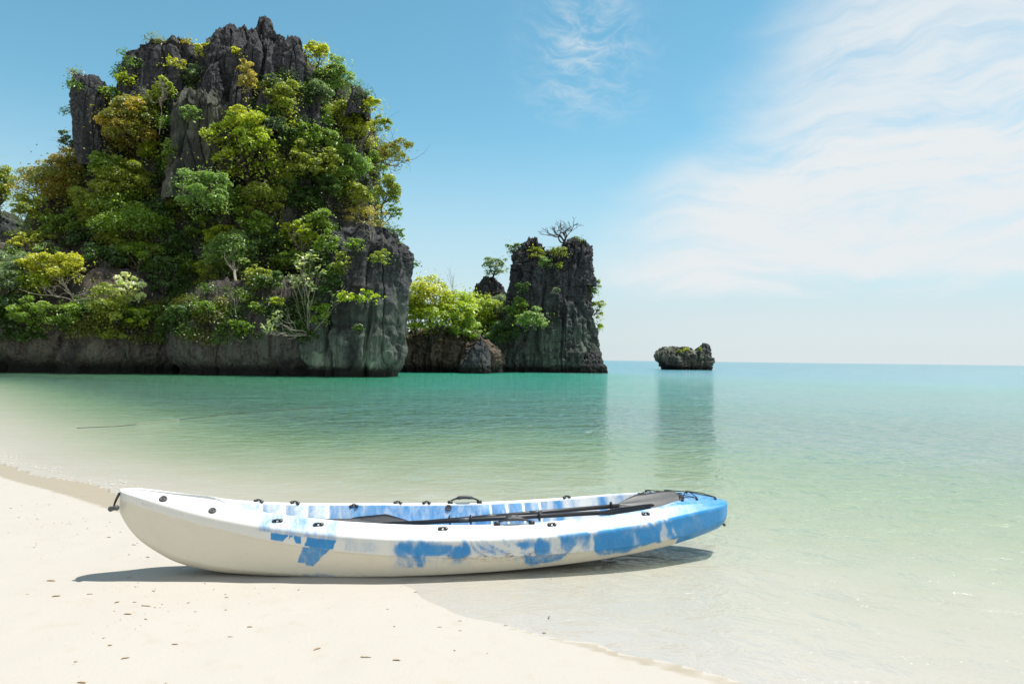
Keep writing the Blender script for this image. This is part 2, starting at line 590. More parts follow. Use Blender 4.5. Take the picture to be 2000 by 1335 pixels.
def rock(name, parent, Yc, half_depth, rows, seed, nth=260, nz=110, p=2.7, amp=0.5, freq=0.42, jag=0.6, lean=0.0,
         pale=(0.5, 0.1), warm=0.0, undercut=0.0, zstretch=0.13, lump=0.0, cap=14):
    """A weathered rock body: rows of (y, left, right) seen against the sky give its outline at the distance Yc."""
    zs, xl, xr = [], [], []
    for (yy, a, b) in rows:
        z = at_depth((a + b) / 2, yy, Yc)[2]
        for _ in range(3):
            yc = Yc + lean * max(z, 0)
            z = at_depth((a + b) / 2, yy, yc)[2]
        zs.append(z)
        xl.append(at_depth(a, yy, yc)[0])
        xr.append(at_depth(b, yy, yc)[0])
    zs, xl, xr = np.array(zs), np.array(xl), np.array(xr)
    o = np.argsort(zs)
    zs, xl, xr = zs[o], xl[o], xr[o]
    if zs[0] < 1.0:
        zs[0] = -1.2
    zt = zs[-1]
    v = np.linspace(0, 1, nz)
    Z = zs[0] + (zt - zs[0]) * v
    L, R = np.interp(Z, zs, xl), np.interp(Z, zs, xr)
    ks = max(3, nz // 22)
    ker = np.ones(ks) / ks
    sm = lambda q: np.convolve(np.pad(q, ks, 'edge'), ker, 'same')[ks:-ks]
    L, R = sm(L), sm(R)
    # closing rings at the top
    cs = np.linspace(1, 0.02, cap + 1)[1:]
    Zc = zt + (R[-1] - L[-1]) * 0.10 * np.sqrt(1 - cs ** 2)
    cx = (L + R) / 2
    hw = (R - L) / 2
    Z = np.r_[Z, Zc]
    cx = np.r_[cx, np.full(cap, cx[-1])]
    scale = np.r_[np.ones(nz), cs]
    hw = np.r_[hw, hw[-1] * cs]
    ref = max(hw[:nz].max(), 1e-3)
    hd = half_depth * np.clip(hw / ref, 0.0, 1) ** 0.6
    hd[nz:] = hd[nz - 1] * cs
    if undercut:
        k = undercut * np.exp(-((Z - 0.25) / 0.7) ** 2)
        hw, hd = hw - k, hd - k
    u = np.linspace(-1, 1, nth, endpoint=False)
    th = -math.pi / 2 + math.pi * (u - 0.55 * np.sin(math.pi * u) / math.pi)
    c, s = np.cos(th), np.sin(th)
    cc = np.sign(c) * np.abs(c) ** (2 / p)
    ss = np.sign(s) * np.abs(s) ** (2 / p)
    X = cx[:, None] + hw[:, None] * cc
    Y = (Yc + lean * np.maximum(Z, 0))[:, None] + hd[:, None] * ss
    ZZ = np.repeat(Z[:, None], nth, 1)
    ox, oy = c * np.maximum(hd[:, None], 0.3), s * np.maximum(hw[:, None], 0.3)
    ln = np.hypot(ox, oy) + 1e-9
    ox, oy = ox / ln, oy / ln
    wx = 0.9 * vnoise(X * 0.22, Y * 0.22, ZZ * 0.22, seed + 3)
    f = freq
    d = amp * 1.5 * (fbm(X * f * 0.45, Y * f * 0.45, ZZ * f * 0.3, 3, seed + 1))
    d = d + amp * 1.0 * (ridged((X + wx) * f, (Y + wx) * f, ZZ * f * zstretch, 3, seed) - 0.55)
    d = d + amp * 0.40 * (ridged((X + wx) * f * 3.1, (Y + wx) * f * 3.1, ZZ * f * 3.1 * zstretch * 1.5, 3, seed + 7) - 0.55)
    d = d + amp * 0.22 * fbm(X * f * 5, Y * f * 5, ZZ * f * 4, 3, seed + 9)
    c1 = np.clip(1 - np.abs(vnoise((X + wx) * f * 0.9, (Y + wx) * f * 0.9, ZZ * f * zstretch * 1.2, seed + 41)) * 7, 0, 1)
    c2 = np.clip(1 - np.abs(vnoise((X - wx) * f * 2.3, (Y - wx) * f * 2.3, ZZ * f * zstretch * 2.5, seed + 43)) * 6, 0, 1)
    c3 = np.clip(1 - np.abs(vnoise(X * f * 0.8, Y * f * 0.8, (ZZ + wx) * f * 1.5, seed + 45)) * 9, 0, 1)
    d = d - amp * (0.9 * c1 + 0.45 * c2 + 0.35 * c3)
    if lump:
        d = d + lump * (0.5 - np.abs(vnoise(X * f * 2.2, Y * f * 2.2, ZZ * f * 2.2, seed + 13))) + lump * 0.6 * (0.5 - np.abs(vnoise(X * f * 5, Y * f * 5, ZZ * f * 5, seed + 14)))
    fade = np.minimum(1, np.maximum(hw, 0.02) / (amp * 1.6))[:, None]
    X = X + ox * d * fade
    Y = Y + oy * d * fade
    tw = smooth01(ZZ, zt - 2.2 * jag - 0.4, zt)
    ZZ = ZZ + tw * jag * 1.5 * (ridged(X * f * 2.6, Y * f * 2.6, 0 * X, 3, seed + 21) - 0.72)
    V = np.stack([X, Y, ZZ], -1).reshape(-1, 3)
    nr = len(Z)
    i = np.arange(nr - 1)[:, None]
    j = np.arange(nth)[None, :]
    a = i * nth + j
    b = i * nth + (j + 1) % nth
    F = np.stack([a, b, b + nth, a + nth], -1).reshape(-1, 4)
    hfrac = np.clip((ZZ - 0) / max(zt, 1), 0, 1).ravel()
    pa = pale[0] + (pale[1] - pale[0]) * smooth01(hfrac, 0.05, 0.9)
    wa = np.full(len(V), warm)
    ob = link(name, np_mesh(name, V - np.array(parent.location), F, rock_m, True, {'pale': pa, 'warm': wa}), parent)
    ROCK_V.append(V)
    ROCK_F.append(F + ROCK_N[0])
    ROCK_N[0] += len(V)
    return ob


cliff = empty('limestone_cliff', (-16, 52, 0), 'huge dark limestone cliff draped in trees, filling the left of the bay', 'cliff')
rock('rock_mass', cliff, 56, 6.5, [(735, 40, 772), (700, 40, 782), (640, 45, 785), (560, 50, 786), (500, 55, 782), (470, 68, 762), (440, 80, 752), (400, 104, 748),
     (340, 160, 748), (300, 205, 740), (250, 245, 730), (200, 268, 710), (170, 290, 695), (150, 330, 655), (132, 390, 600)],
     101, 520, 210, amp=0.75, freq=0.30, lean=0.10, pale=(0.42, 0.12), undercut=0.8, warm=0.15)
rock('low_wall', cliff, 49.5, 5.0, [(735, -190, 400), (690, -190, 392), (640, -190, 385), (590, -185, 372), (540, -180, 330), (505, -170, 240)],
     102, 420, 110, amp=0.65, freq=0.36, lean=0.12, pale=(0.36, 0.18), undercut=0.9, warm=0.55)
rock('low_wall', cliff, 48.5, 4.2, [(735, 340, 700), (700, 345, 715), (650, 350, 712), (610, 352, 690), (570, 380, 660)],
     117, 340, 100, amp=0.6, freq=0.40, lean=0.12, pale=(0.42, 0.22), undercut=0.8, warm=0.35)
rock('buttress', cliff, 47.6, 3.4, [(735, 610, 768), (715, 608, 782), (680, 610, 789), (640, 618, 789), (560, 634, 795), (520, 645, 797), (490, 655, 794), (472, 668, 776), (455, 690, 762)],
     103, 360, 160, p=4.2, amp=0.6, freq=0.42, lean=0.08, pale=(0.66, 0.05), undercut=0.35, lump=0.28)
rock('overhang', cliff, 47.2, 1.6, [(548, 738, 790), (525, 735, 799), (505, 738, 801), (490, 745, 798), (478, 755, 788)], 118, 120, 60, amp=0.35, freq=0.8, pale=(0.1, 0.0), lump=0.35, jag=0.3)
rock('fluted_column', cliff, 50.5, 2.6, [(400, 334, 452), (340, 335, 462), (290, 337, 470), (245, 342, 474), (215, 352, 465), (195, 366, 448)],
     104, 260, 130, amp=0.6, freq=0.62, pale=(0.55, 0.55), warm=0.3, zstretch=0.08)
rock('peak', cliff, 54.0, 4.0, [(380, 395, 640), (300, 392, 645), (250, 388, 640), (200, 386, 630), (160, 392, 618), (125, 400, 606), (104, 412, 598), (90, 428, 575)],
     105, 320, 150, amp=0.75, freq=0.55, jag=0.9, pale=(0.45, 0.05), zstretch=0.09)
for k, (rows, dy, hd) in enumerate([
        ([(190, 398, 470), (130, 406, 472), (95, 416, 472), (72, 430, 470), (60, 444, 466), (54, 450, 462)], -1.4, 1.5),
        ([(170, 440, 500), (110, 455, 500), (75, 466, 498), (60, 474, 494), (53, 480, 490)], -0.6, 1.3),
        ([(190, 470, 545), (120, 482, 540), (80, 492, 534), (55, 496, 533), (44, 501, 531), (37, 506, 528)], -0.9, 1.5),
        ([(190, 515, 570), (130, 522, 566), (100, 530, 558), (90, 535, 553), (84, 540, 548)], -1.3, 1.2),
        ([(210, 530, 608), (150, 540, 602), (112, 548, 597), (92, 558, 590), (80, 568, 585)], -1.6, 1.6),
        ([(260, 500, 560), (200, 508, 556), (165, 516, 548), (150, 522, 542)], -3.2, 1.3),
        ([(270, 440, 500), (200, 446, 496), (160, 452, 490), (140, 458, 482)], -3.4, 1.3),
        ([(240, 395, 450), (180, 400, 446), (145, 408, 440), (128, 414, 434)], -3.0, 1.3)]):
    rock('pinnacle', cliff, 53.5 + dy, hd, rows, 130 + k, 170, 100, amp=0.45, freq=0.9, jag=0.40, pale=(0.1, 0.0), zstretch=0.08)
rock('pillar', cliff, 50.5, 1.5, [(330, 162, 232), (290, 158, 226), (250, 151, 218), (200, 147, 210), (170, 148, 204), (158, 152, 198)], 106, 180, 100, amp=0.4, freq=0.75, pale=(0.62, 0.15), zstretch=0.09, jag=0.4)
rock('dome', cliff, 53.0, 3.0, [(260, 235, 420), (200, 250, 418), (150, 261, 410), (122, 266, 404), (104, 286, 398), (92, 316, 388), (84, 332, 360)], 107, 220, 90, amp=0.5, freq=0.6, pale=(0.12, 0.0), jag=0.4)
rock('knob', cliff, 53.0, 1.2, [(230, 672, 722), (195, 684, 717), (176, 692, 711), (170, 697, 706)], 108, 80, 50, amp=0.25, freq=1.0, pale=(0.1, 0.0), jag=0.3)
rock('pillar', cliff, 52.0, 1.6, [(500, 70, 160), (450, 74, 152), (420, 80, 148), (395, 90, 142)], 119, 140, 70, amp=0.4, freq=0.7, pale=(0.3, 0.2), warm=0.3)

leftrock = empty('rock_shoulder', (-46, 62, 0), 'grey rock shoulder cut by the left frame edge behind the big cliff', 'rock')
rock('rock_mass', leftrock, 62, 4.0, [(735, -170, 95), (520, -150, 78), (490, -130, 60), (465, -110, 54), (445, -100, 45), (428, -90, 30), (416, -80, 10)], 120, 220, 120, amp=0.5, freq=0.5, pale=(0.4, 0.45))

stack = empty('rock_stack', (3.5, 72, 0), 'tall square-topped dark rock stack with a bare tree on top, right of the gap', 'rock')
rock('rock_mass', stack, 72, 4.2, [(732, 948, 1171), (700, 955, 1168), (650, 978, 1164), (610, 990, 1160), (560, 994, 1156), (530, 996, 1153), (516, 1002, 1148), (505, 1020, 1132), (500, 1040, 1112)],
     109, 400, 200, amp=0.55, freq=0.55, pale=(0.55, 0.12), undercut=0.4, lump=0.45, jag=0.9)
rock('pinnacle', stack, 71.0, 1.7, [(530, 998, 1078), (500, 1004, 1068), (484, 1018, 1060), (472, 1030, 1053), (466, 1036, 1048)], 110, 130, 60, amp=0.4, freq=0.9, lump=0.45, pale=(0.1, 0.0), jag=0.7)
rock('pinnacle', stack, 71.0, 2.0, [(560, 1085, 1158), (520, 1087, 1156), (500, 1090, 1155), (484, 1096, 1151), (475, 1104, 1144), (469, 1112, 1132)], 111, 150, 70, amp=0.4, freq=0.9, lump=0.45, pale=(0.12, 0.0), jag=0.8)
rock('pinnacle', stack, 70.2, 1.2, [(530, 1052, 1102), (508, 1056, 1096), (496, 1062, 1090), (489, 1068, 1084)], 122, 110, 60, amp=0.35, freq=1.0, lump=0.4, pale=(0.1, 0.0), jag=0.5)
rock('foot', stack, 69.0, 1.6, [(732, 1120, 1184), (715, 1125, 1183), (702, 1135, 1176), (690, 1145, 1168)], 112, 120, 50, amp=0.3, freq=0.9, lump=0.2, pale=(0.15, 0.1), jag=0.3)

gapn = empty('rock_pinnacle', (-2.5, 77, 0), 'small dark rock pinnacle carrying an umbrella-shaped tree, behind the bushes in the gap', 'rock')
rock('rock_mass', gapn, 77, 2.4, [(735, 860, 1010), (640, 890, 1000), (600, 910, 992), (575, 924, 988), (560, 930, 985), (550, 938, 972), (542, 944, 962)], 113, 160, 100, amp=0.4, freq=0.7, lump=0.3, pale=(0.1, 0.0), jag=0.4)
bank = empty('rock_bank', (-6, 64, 0), 'low brown rock bank below the bright bushes in the gap between the cliffs', 'rock')
rock('rock_mass', bank, 65, 3.6, [(733, 765, 985), (700, 768, 978), (678, 772, 968), (660, 782, 950), (650, 800, 925)], 114, 280, 80, amp=0.6, freq=0.6, lump=0.45, pale=(0.25, 0.2), warm=0.9, undercut=0.4, jag=0.5)
boulder = empty('boulder', (-3.3, 60.5, 0), 'dark rounded boulder at the water in front of the brown bank', 'rock')
rock('rock_mass', boulder, 61.2, 1.5, [(733, 896, 962), (712, 900, 960), (692, 908, 957), (678, 918, 952), (669, 928, 946)], 115, 130, 60, amp=0.28, freq=0.9, lump=0.15, pale=(0.25, 0.15), jag=0.2)
islet = empty('rock_islet', (26, 104, 0), 'small lone rock islet with tufts of grass, out on open water right of the stack', 'rock')
rock('rock_mass', islet, 105, 3.0, [(726, 1294, 1385), (714, 1288, 1388), (706, 1283, 1390), (698, 1278, 1389), (692, 1278, 1380), (686, 1281, 1366), (683, 1288, 1345)], 116, 240, 90,
     amp=0.6, freq=0.55, lump=0.5, pale=(0.28, 0.6), warm=0.3, undercut=0.35, jag=0.5)
rock('knob', islet, 104.5, 1.7, [(716, 1336, 1391), (696, 1346, 1390), (683, 1357, 1388), (675, 1365, 1386), (671, 1369, 1384)], 121, 140, 60, amp=0.35, freq=0.8, lump=0.2, pale=(0.3, 0.2), jag=0.25)

_rv = np.concatenate(ROCK_V)
_rf = np.concatenate(ROCK_F)
ROCKS = BVHTree.FromPolygons(_rv.tolist(), _rf.tolist())


def cast(x, y):
    d = Vector(ray(x, y)).normalized()
    hit, nrm, idx, dist = ROCKS.ray_cast(Vector(CAM), d, 400)
    return np.array(hit) if hit else None


# ------------------------------------------------------------------ vegetation
leaf_m, t = new_mat('leaf')
tc = t.n('ShaderNodeAttribute', attribute_name='tint').outputs['Color']
di = t.n('ShaderNodeBsdfDiffuse')
t.link(tc, di.inputs['Color'])
tr = t.n('ShaderNodeBsdfTranslucent')
t.link(t.mix(1.0, tc, (1.25, 1.35, 0.55), 'MULTIPLY'), tr.inputs['Color'])
m1 = t.n('ShaderNodeMixShader')
m1.inputs[0].default_value = 0.60
t.link(di.outputs[0], m1.inputs[1])
t.link(tr.outputs[0], m1.inputs[2])
gl = t.n('ShaderNodeBsdfGlossy')
gl.inputs['Roughness'].default_value = 0.42
gl.inputs['Color'].default_value = (0.9, 0.95, 0.9, 1)
m2 = t.n('ShaderNodeMixShader')
m2.inputs[0].default_value = 0.05
t.link(m1.outputs[0], m2.inputs[1])
t.link(gl.outputs[0], m2.inputs[2])
t.link(m2.outputs[0], t.n('ShaderNodeOutputMaterial').inputs[0])
bark_dark = simple_mat('bark_dark', (0.055, 0.042, 0.032), 0.9, 0.4, 8)
bark_pale = simple_mat('bark_pale', (0.25, 0.225, 0.18), 0.85, 0.3, 8)

KINDS = {  # pairs of leaf colours
    'bright': ((0.220, 0.240, 0.018), (0.100, 0.150, 0.014)),
    'yellow': ((0.270, 0.255, 0.024), (0.120, 0.145, 0.016)),
    'green': ((0.120, 0.170, 0.018), (0.050, 0.092, 0.011)),
    'pale': ((0.130, 0.185, 0.055), (0.060, 0.105, 0.028)),
    'olive': ((0.165, 0.180, 0.022), (0.070, 0.096, 0.013)),
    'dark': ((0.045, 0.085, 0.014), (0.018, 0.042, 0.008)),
    'rust': ((0.225, 0.140, 0.020), (0.095, 0.105, 0.017)),
    'gold': ((0.250, 0.200, 0.055), (0.120, 0.110, 0.030)),
    'grey': ((0.105, 0.140, 0.080), (0.050, 0.080, 0.042)),
    'white': ((0.520, 0.560, 0.330), (0.130, 0.190, 0.050)),
}


def leaves(P, N, size, cols, rng):
    """Rhombic folded leaves at P facing roughly N."""
    n = len(P)
    N = N / (np.linalg.norm(N, axis=1, keepdims=True) + 1e-9)
    a = rng.normal(size=(n, 3))
    a = a - N * (a * N).sum(1, keepdims=True)
    a /= np.linalg.norm(a, axis=1, keepdims=True) + 1e-9
    b = np.cross(N, a)
    s = (size * rng.uniform(0.6, 1.35, n))[:, None]
    tip = P + a * s * 0.62 - N * s * 0.10
    tail = P - a * s * 0.50
    l = P + b * s * 0.30 + N * s * 0.07
    r = P - b * s * 0.30 + N * s * 0.07
    V = np.stack([tail, r, tip, l], 1).reshape(-1, 3)
    i = np.arange(n)[:, None] * 4
    F = np.concatenate([i + np.array([[0, 1, 2]]), i + np.array([[0, 2, 3]])], 1).reshape(-1, 3)
    return V, F, np.repeat(cols, 4, 0)


def sphere_pts(n, rng):
    q = rng.normal(size=(n, 3))
    return q / np.linalg.norm(q, axis=1, keepdims=True)


def crown(R, kind, count, leaf, rng, clumps, gap=1.0):
    """Leaf cloud around the origin with radii R; returns verts, faces, tints, clump centres."""
    R = np.array(R)
    rm = R.mean()
    u = sphere_pts(clumps, rng)
    u[:, 2] = np.where(u[:, 2] < -0.75, -u[:, 2] * 0.6, u[:, 2])
    rad = rng.uniform(0.25, 1.25, clumps) ** 0.5
    C = u * rad[:, None] * R * 0.84
    cr = rm * rng.uniform(0.13, 0.36, clumps) * (1.2 if clumps < 10 else 1.0) / gap
    w_ = cr ** 2
    k = rng.choice(clumps, count, p=w_ / w_.sum())
    d = sphere_pts(count, rng)
    d[:, 2] = np.where((d[:, 2] < -0.2) & (rng.random(count) < 0.7), -d[:, 2], d[:, 2])
    rr = rng.uniform(0.45, 1.08, count) ** 0.7
    P = C[k] + d * (rr * cr[k])[:, None] * np.array([1.15, 1.15, 0.78])
    # loose leaves between the clumps and a ragged skirt that hangs lower
    lo = rng.random(count)
    free = lo < 0.08
    P[free] = np.clip(rng.normal(size=(int(free.sum()), 3)) * 0.46, -1.2, 1.2) * R
    sk = lo > 0.94
    ns = int(sk.sum())
    a_ = vnoise(np.linspace(0, 9, 64), 0, 0, int(rng.integers(999)))
    xs = rng.uniform(-0.85, 0.85, ns)
    P[sk] = np.stack([xs * R[0], rng.uniform(-0.2, 0.7, ns) * R[1], (-0.2 - rng.random(ns) * (0.7 + 0.5 * np.interp(xs, np.linspace(-1, 1, 64), a_))) * R[2]], 1)
    N = d * 0.40 + np.array([0.12, -0.22, 0.70]) + rng.normal(size=(count, 3)) * 0.5
    ca, cb = (np.array(q) for q in KINDS[kind])
    ct = rng.random(clumps)
    if kind == 'rust':
        mixv = np.clip((ct[k] > 0.62) * 0.55 + rng.normal(0, 0.2, count), 0, 1)
    else:
        mixv = np.clip(0.55 * ct[k] + 0.45 * rng.random(count) + 0.05, 0, 1)
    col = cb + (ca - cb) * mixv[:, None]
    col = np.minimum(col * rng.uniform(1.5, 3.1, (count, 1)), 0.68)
    old = rng.random(count) < 0.02
    col[old] = col[old] * 0.4 + np.array([0.22, 0.13, 0.03]) * 0.6
    V, F, T = leaves(P, N, leaf, col, rng)
    return V, F, T, C


def bend(a, b, rng, sag, n=5):
    a, b = np.asarray(a, float), np.asarray(b, float)
    L = np.linalg.norm(b - a)
    off = rng.normal(size=3) * sag * L
    q = np.linspace(0, 1, n)
    return [a + (b - a) * s + off * math.sin(math.pi * s) + rng.normal(size=3) * 0.012 * L * (0 < s < 1) for s in q]


def trunk_soup(base, top, targets, r0, rng, sag=0.08, twigs=2):
    s = Soup()
    base, top = np.asarray(base, float), np.asarray(top, float)
    fork = base + (top - base) * 0.55
    s.tube(bend(base, fork, rng, sag * 0.7), np.linspace(r0, r0 * 0.7, 5), 6)
    for tgt in targets:
        st = base + (fork - base) * rng.uniform(0.75, 1.0)
        path = bend(st, tgt, rng, sag * 1.4, 6)
        s.tube(path, np.linspace(r0 * 0.5, r0 * 0.12, 6), 5)
        for _ in range(twigs):
            k = rng.integers(2, 5)
            e = path[k] + rng.normal(size=3) * np.linalg.norm(tgt - st) * 0.22 + np.array([0, 0, 0.1])
            s.tube(bend(path[k], e, rng, sag, 4), np.linspace(r0 * 0.22, r0 * 0.06, 4), 4)
    return s


TREE_N = [0]


def ax_in(x, y):
    return x < 790 and 60 < x


def tree(px, py, rx, ry, kind, label, name='tree', anchor=None, Y=None, dens=1.0, leaf=0.15, clumps=None, gap=1.0, bark=None, depth=0.8,
         forward=0.55, trunk_r=None, twigs=2, group=None):
    TREE_N[0] += 1
    rng = np.random.default_rng(1000 + TREE_N[0])
    h = cast(px, py) if Y is None else None
    Yh = Y if Y is not None else (h[1] if h is not None else 50.0)
    fill = 0.86 if kind in ('dark', 'green') and ax_in(px, py) else 0.95 if ax_in(px, py) else 1.0
    Rx = rx / FPX * Yh * fill
    Rz = ry / FPX * Yh * fill
    Ry = min(Rx, Rz * 1.4) * depth
    Yc = Yh - (Ry * forward if Y is None else 0)
    hc = cast(px, py)
    if hc is not None and Yc - hc[1] < 30:
        Yc = min(Yc, hc[1] - 0.30 * Ry)
        if Yc < hc[1] - 1.4 * Ry - 0.6:
            Yc = hc[1] - 1.0 * Ry
        Rx, Rz, Ry = (q * Yc / Yh for q in (Rx, Rz, Ry))
    Cc = at_depth(px, py, Yc)
    ax_, ay_ = anchor or (px, py + ry * 0.9)
    b = cast(ax_, ay_)
    if b is None or abs(b[1] - Yc) > 7:
        b = at_depth(ax_, ay_, Yc + Ry * 0.6)
    base = b + np.array([0, 0.15, -0.05])
    area = Rx * Rz
    n = int(np.clip(area * 2300 * dens * (0.155 / leaf) ** 2, 160, 12000))
    cl_ = clumps or int(np.clip(12 + area * 8.0, 12, 70))
    V, F, T, C = crown((Rx, Ry, Rz), kind, n, leaf, rng, cl_, gap)
    root = empty(name, base, label, 'tree' if name in ('tree', 'bare_tree') else 'shrub', group)
    link('crown', np_mesh('crown', V + (Cc - base), F, leaf_m, False, {'tint': T}), root)
    r0 = trunk_r or max(0.04, 0.055 * max(Rx, Rz))
    pick = C[rng.permutation(cl_)[:min(cl_, 9)]] + (Cc - base)
    s = trunk_soup((0, 0, 0), Cc - base, pick, r0, rng, twigs=twigs)
    link('trunk', s.mesh('trunk', bark or bark_dark), root)
    return root


def bare(px, py, rx, ry, anchor, label, Y=None, levels=4, bark=None, r0=0.07, name='bare_shrub', spread=0.7, tips=None, tipkind='white', tipn=14, tipleaf=0.2, stems=1):
    TREE_N[0] += 1
    rng = np.random.default_rng(3000 + TREE_N[0])
    b = cast(*anchor) if Y is None else None
    if b is None:
        b = at_depth(anchor[0], anchor[1], Y or 50)
    base = b + np.array([0, -0.05, -0.05])
    Yb = base[1]
    sc_ = Yb / FPX
    tgt = at_depth(px, py, Yb - 0.4) - base
    root = empty(name, base, label, 'tree' if name == 'bare_tree' else 'shrub')
    s = Soup()
    ends = []
    H = max(np.linalg.norm(tgt), 0.3)
    size = np.array([rx * sc_, 0.6 * rx * sc_, ry * sc_])

    def grow(p, d, L, r, lev):
        q = p + d * L
        s.tube(bend(p, q, rng, 0.07, 4), np.linspace(r, r * 0.65, 4), 5 if lev > 1 else 4)
        if lev == 0:
            ends.append(q)
            return
        for _ in range(rng.integers(2, 4)):
            e = d + rng.normal(size=3) * spread * np.array([1, 0.7, 0.75]) + np.array([0, 0, 0.12])
            e[2] = max(e[2], -0.1)
            e /= np.linalg.norm(e)
            st = p + (q - p) * rng.uniform(0.6, 1.0)
            grow(st, e, L * rng.uniform(0.55, 0.85), r * 0.6, lev - 1)
    for k in range(stems):
        aim = tgt + rng.normal(size=3) * size * (0.75 if stems > 1 else 0.0)
        d0 = aim / (np.linalg.norm(aim) + 1e-9)
        grow(np.zeros(3) + rng.normal(size=3) * 0.05 * (stems > 1), d0, (H * 0.75 if stems > 1 else H * 0.5) , r0, levels)
    # keep the spray inside the size seen in the photograph
    ext = np.concatenate(s.v)
    kz = (tgt[2] + size[2]) / max(np.percentile(ext[:, 2], 99.5), 0.1)
    kx = 2 * size[0] / max(np.percentile(ext[:, 0], 98.5) - np.percentile(ext[:, 0], 1.5), 0.1)
    mx = (np.percentile(ext[:, 0], 98.5) + np.percentile(ext[:, 0], 1.5)) / 2
    kk = np.array([np.clip(kx, 0.3, 3.2), np.clip(kx, 0.3, 2.0), np.clip(kz, 0.3, 1.7)])
    lean_ = (tgt[0] - mx * kk[0]) / (tgt[2] + size[2])
    lean_ = float(np.clip(lean_, -1.0, 1.0))
    s.v = [np.maximum(v, (-99, -99, -0.12)) * kk + np.c_[np.maximum(v[:, 2], 0) * kk[2] * lean_, 0 * v[:, 1], 0 * v[:, 2]] for v in s.v]
    ends = [e * kk + np.array([max(e[2], 0) * kk[2] * lean_, 0, 0]) for e in ends if e[2] > 0]
    link('trunk', s.mesh('trunk', bark or bark_dark), root)
    if tips and ends:
        sel = [ends[i] for i in rng.permutation(len(ends))[:tips]]
        P = np.concatenate([e + rng.normal(size=(tipn, 3)) * tipleaf * 0.75 for e in sel])
        N = rng.normal(size=P.shape) * 0.5 + np.array([0, -0.2, 0.8])
        ca, cb = (np.array(q) for q in KINDS[tipkind])
        col = cb + (ca - cb) * rng.random((len(P), 1))
        V, F, T = leaves(P, N, tipleaf, col, rng)
        link('crown', np_mesh('crown', V, F, leaf_m, False, {'tint': T}), root)
    return root


G1 = 'trees and shrubs growing on the big cliff'
# --- on the big cliff, from the left
tree(95, 372, 78, 60, 'rust', 'spreading rust-tinged tree at the far left edge of the big cliff', Y=48.5, anchor=(100, 450), dens=0.9, gap=1.1)
tree(62, 405, 44, 36, 'olive', 'small olive tree hanging over the gap beside the left rock shoulder', Y=48.8, anchor=(90, 450), dens=0.7, gap=1.15)
tree(150, 325, 60, 34, 'rust', 'orange-topped tree directly under the tall left rock pillar', Y=48.3, anchor=(150, 370))
tree(240, 352, 66, 50, 'olive', 'large rounded olive tree below the dark hollow in the cliff', Y=47.0, anchor=(240, 420), dens=1.2)
tree(195, 405, 55, 55, 'olive', 'dense olive tree between the leftmost rust tree and the cliff centre', Y=46.6, anchor=(200, 480), dens=1.2)
tree(255, 430, 95, 60, 'green', 'broad deep green tree in the middle of the left half of the cliff', Y=46.8, anchor=(260, 500), dens=1.2)
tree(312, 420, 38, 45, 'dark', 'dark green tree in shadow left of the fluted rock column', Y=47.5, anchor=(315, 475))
tree(250, 235, 58, 50, 'rust', 'rust-orange tree right beside the tall left rock pillar', Y=49.2, anchor=(255, 300), dens=1.1)
tree(290, 215, 34, 44, 'olive', 'olive tree leaning out right of the rust-orange pillar tree', Y=49.6, anchor=(300, 270))
tree(215, 185, 28, 24, 'green', 'small green tree at the shoulder of the left rock pillar', Y=50.0, anchor=(225, 220))
tree(246, 155, 24, 20, 'bright', 'bright bush on the ledge below the rounded rock dome', 'shrub', Y=50.5, anchor=(250, 185))
tree(322, 168, 24, 20, 'bright', 'broad-leaved bright bush at the foot of the rounded rock dome', 'shrub', Y=49.6, anchor=(322, 195), leaf=0.2)
tree(352, 82, 28, 14, 'gold', 'thin golden shrub on the very top of the rock dome', 'shrub', Y=52.0, anchor=(350, 100), dens=0.45, gap=1.3)
tree(395, 100, 18, 20, 'yellow', 'yellow-green bush wedged between the dome and the peak', 'shrub', Y=51.5, anchor=(397, 125))
tree(380, 143, 22, 18, 'grey', 'grey-green bush on the dark rock left of the peak', 'shrub', Y=49.7, anchor=(382, 165))
tree(340, 122, 26, 12, 'yellow', 'sparse yellow tufts across the face of the rock dome', 'shrub', Y=49.8, anchor=(340, 135), dens=0.4, gap=1.4)
tree(372, 222, 22, 14, 'pale', 'pale tuft on top of the fluted rock column', 'shrub', Y=48.0, anchor=(372, 238))
tree(298, 292, 30, 30, 'bright', 'bright open bush in the dark hollow below the rust-orange pillar tree', 'shrub', Y=48.6, anchor=(310, 320), dens=0.7, leaf=0.2)
tree(320, 340, 24, 44, 'dark', 'dark hanging greenery left of the fluted rock column', 'shrub', Y=48.8, anchor=(325, 390))
tree(130, 272, 22, 26, 'grey', 'thin blue-grey tree standing out left of the rock pillar', Y=51.0, anchor=(150, 305), dens=0.5, gap=1.3)
bare(318, 195, 26, 40, (312, 262), 'grey leafless shrub between the dome bush and the rust-orange tree', Y=49.3, bark=bark_pale, r0=0.035, levels=4)
tree(478, 132, 14, 20, 'gold', 'golden plant rooted high on the face of the peak', 'shrub', Y=48.6, anchor=(478, 155), dens=0.7)
tree(482, 148, 20, 34, 'gold', 'golden creeper hanging down the middle of the peak', 'shrub', Y=48.5, anchor=(480, 185), dens=0.6)
tree(462, 100, 14, 10, 'yellow', 'tiny yellow tuft near the left summit of the peak', 'shrub', Y=50.5, anchor=(462, 112), dens=0.6)
tree(555, 195, 34, 46, 'olive', 'tall olive tree under the right summit of the peak', Y=48.2, anchor=(565, 250), dens=1.1)
tree(540, 240, 28, 16, 'grey', 'grey-green drooping shrub below the tall olive tree on the peak', 'shrub', Y=48.4, anchor=(545, 262), dens=0.7)
tree(618, 108, 32, 26, 'yellow', 'yellow-green tree against the sky right of the summit rocks', Y=52.0, anchor=(622, 145))
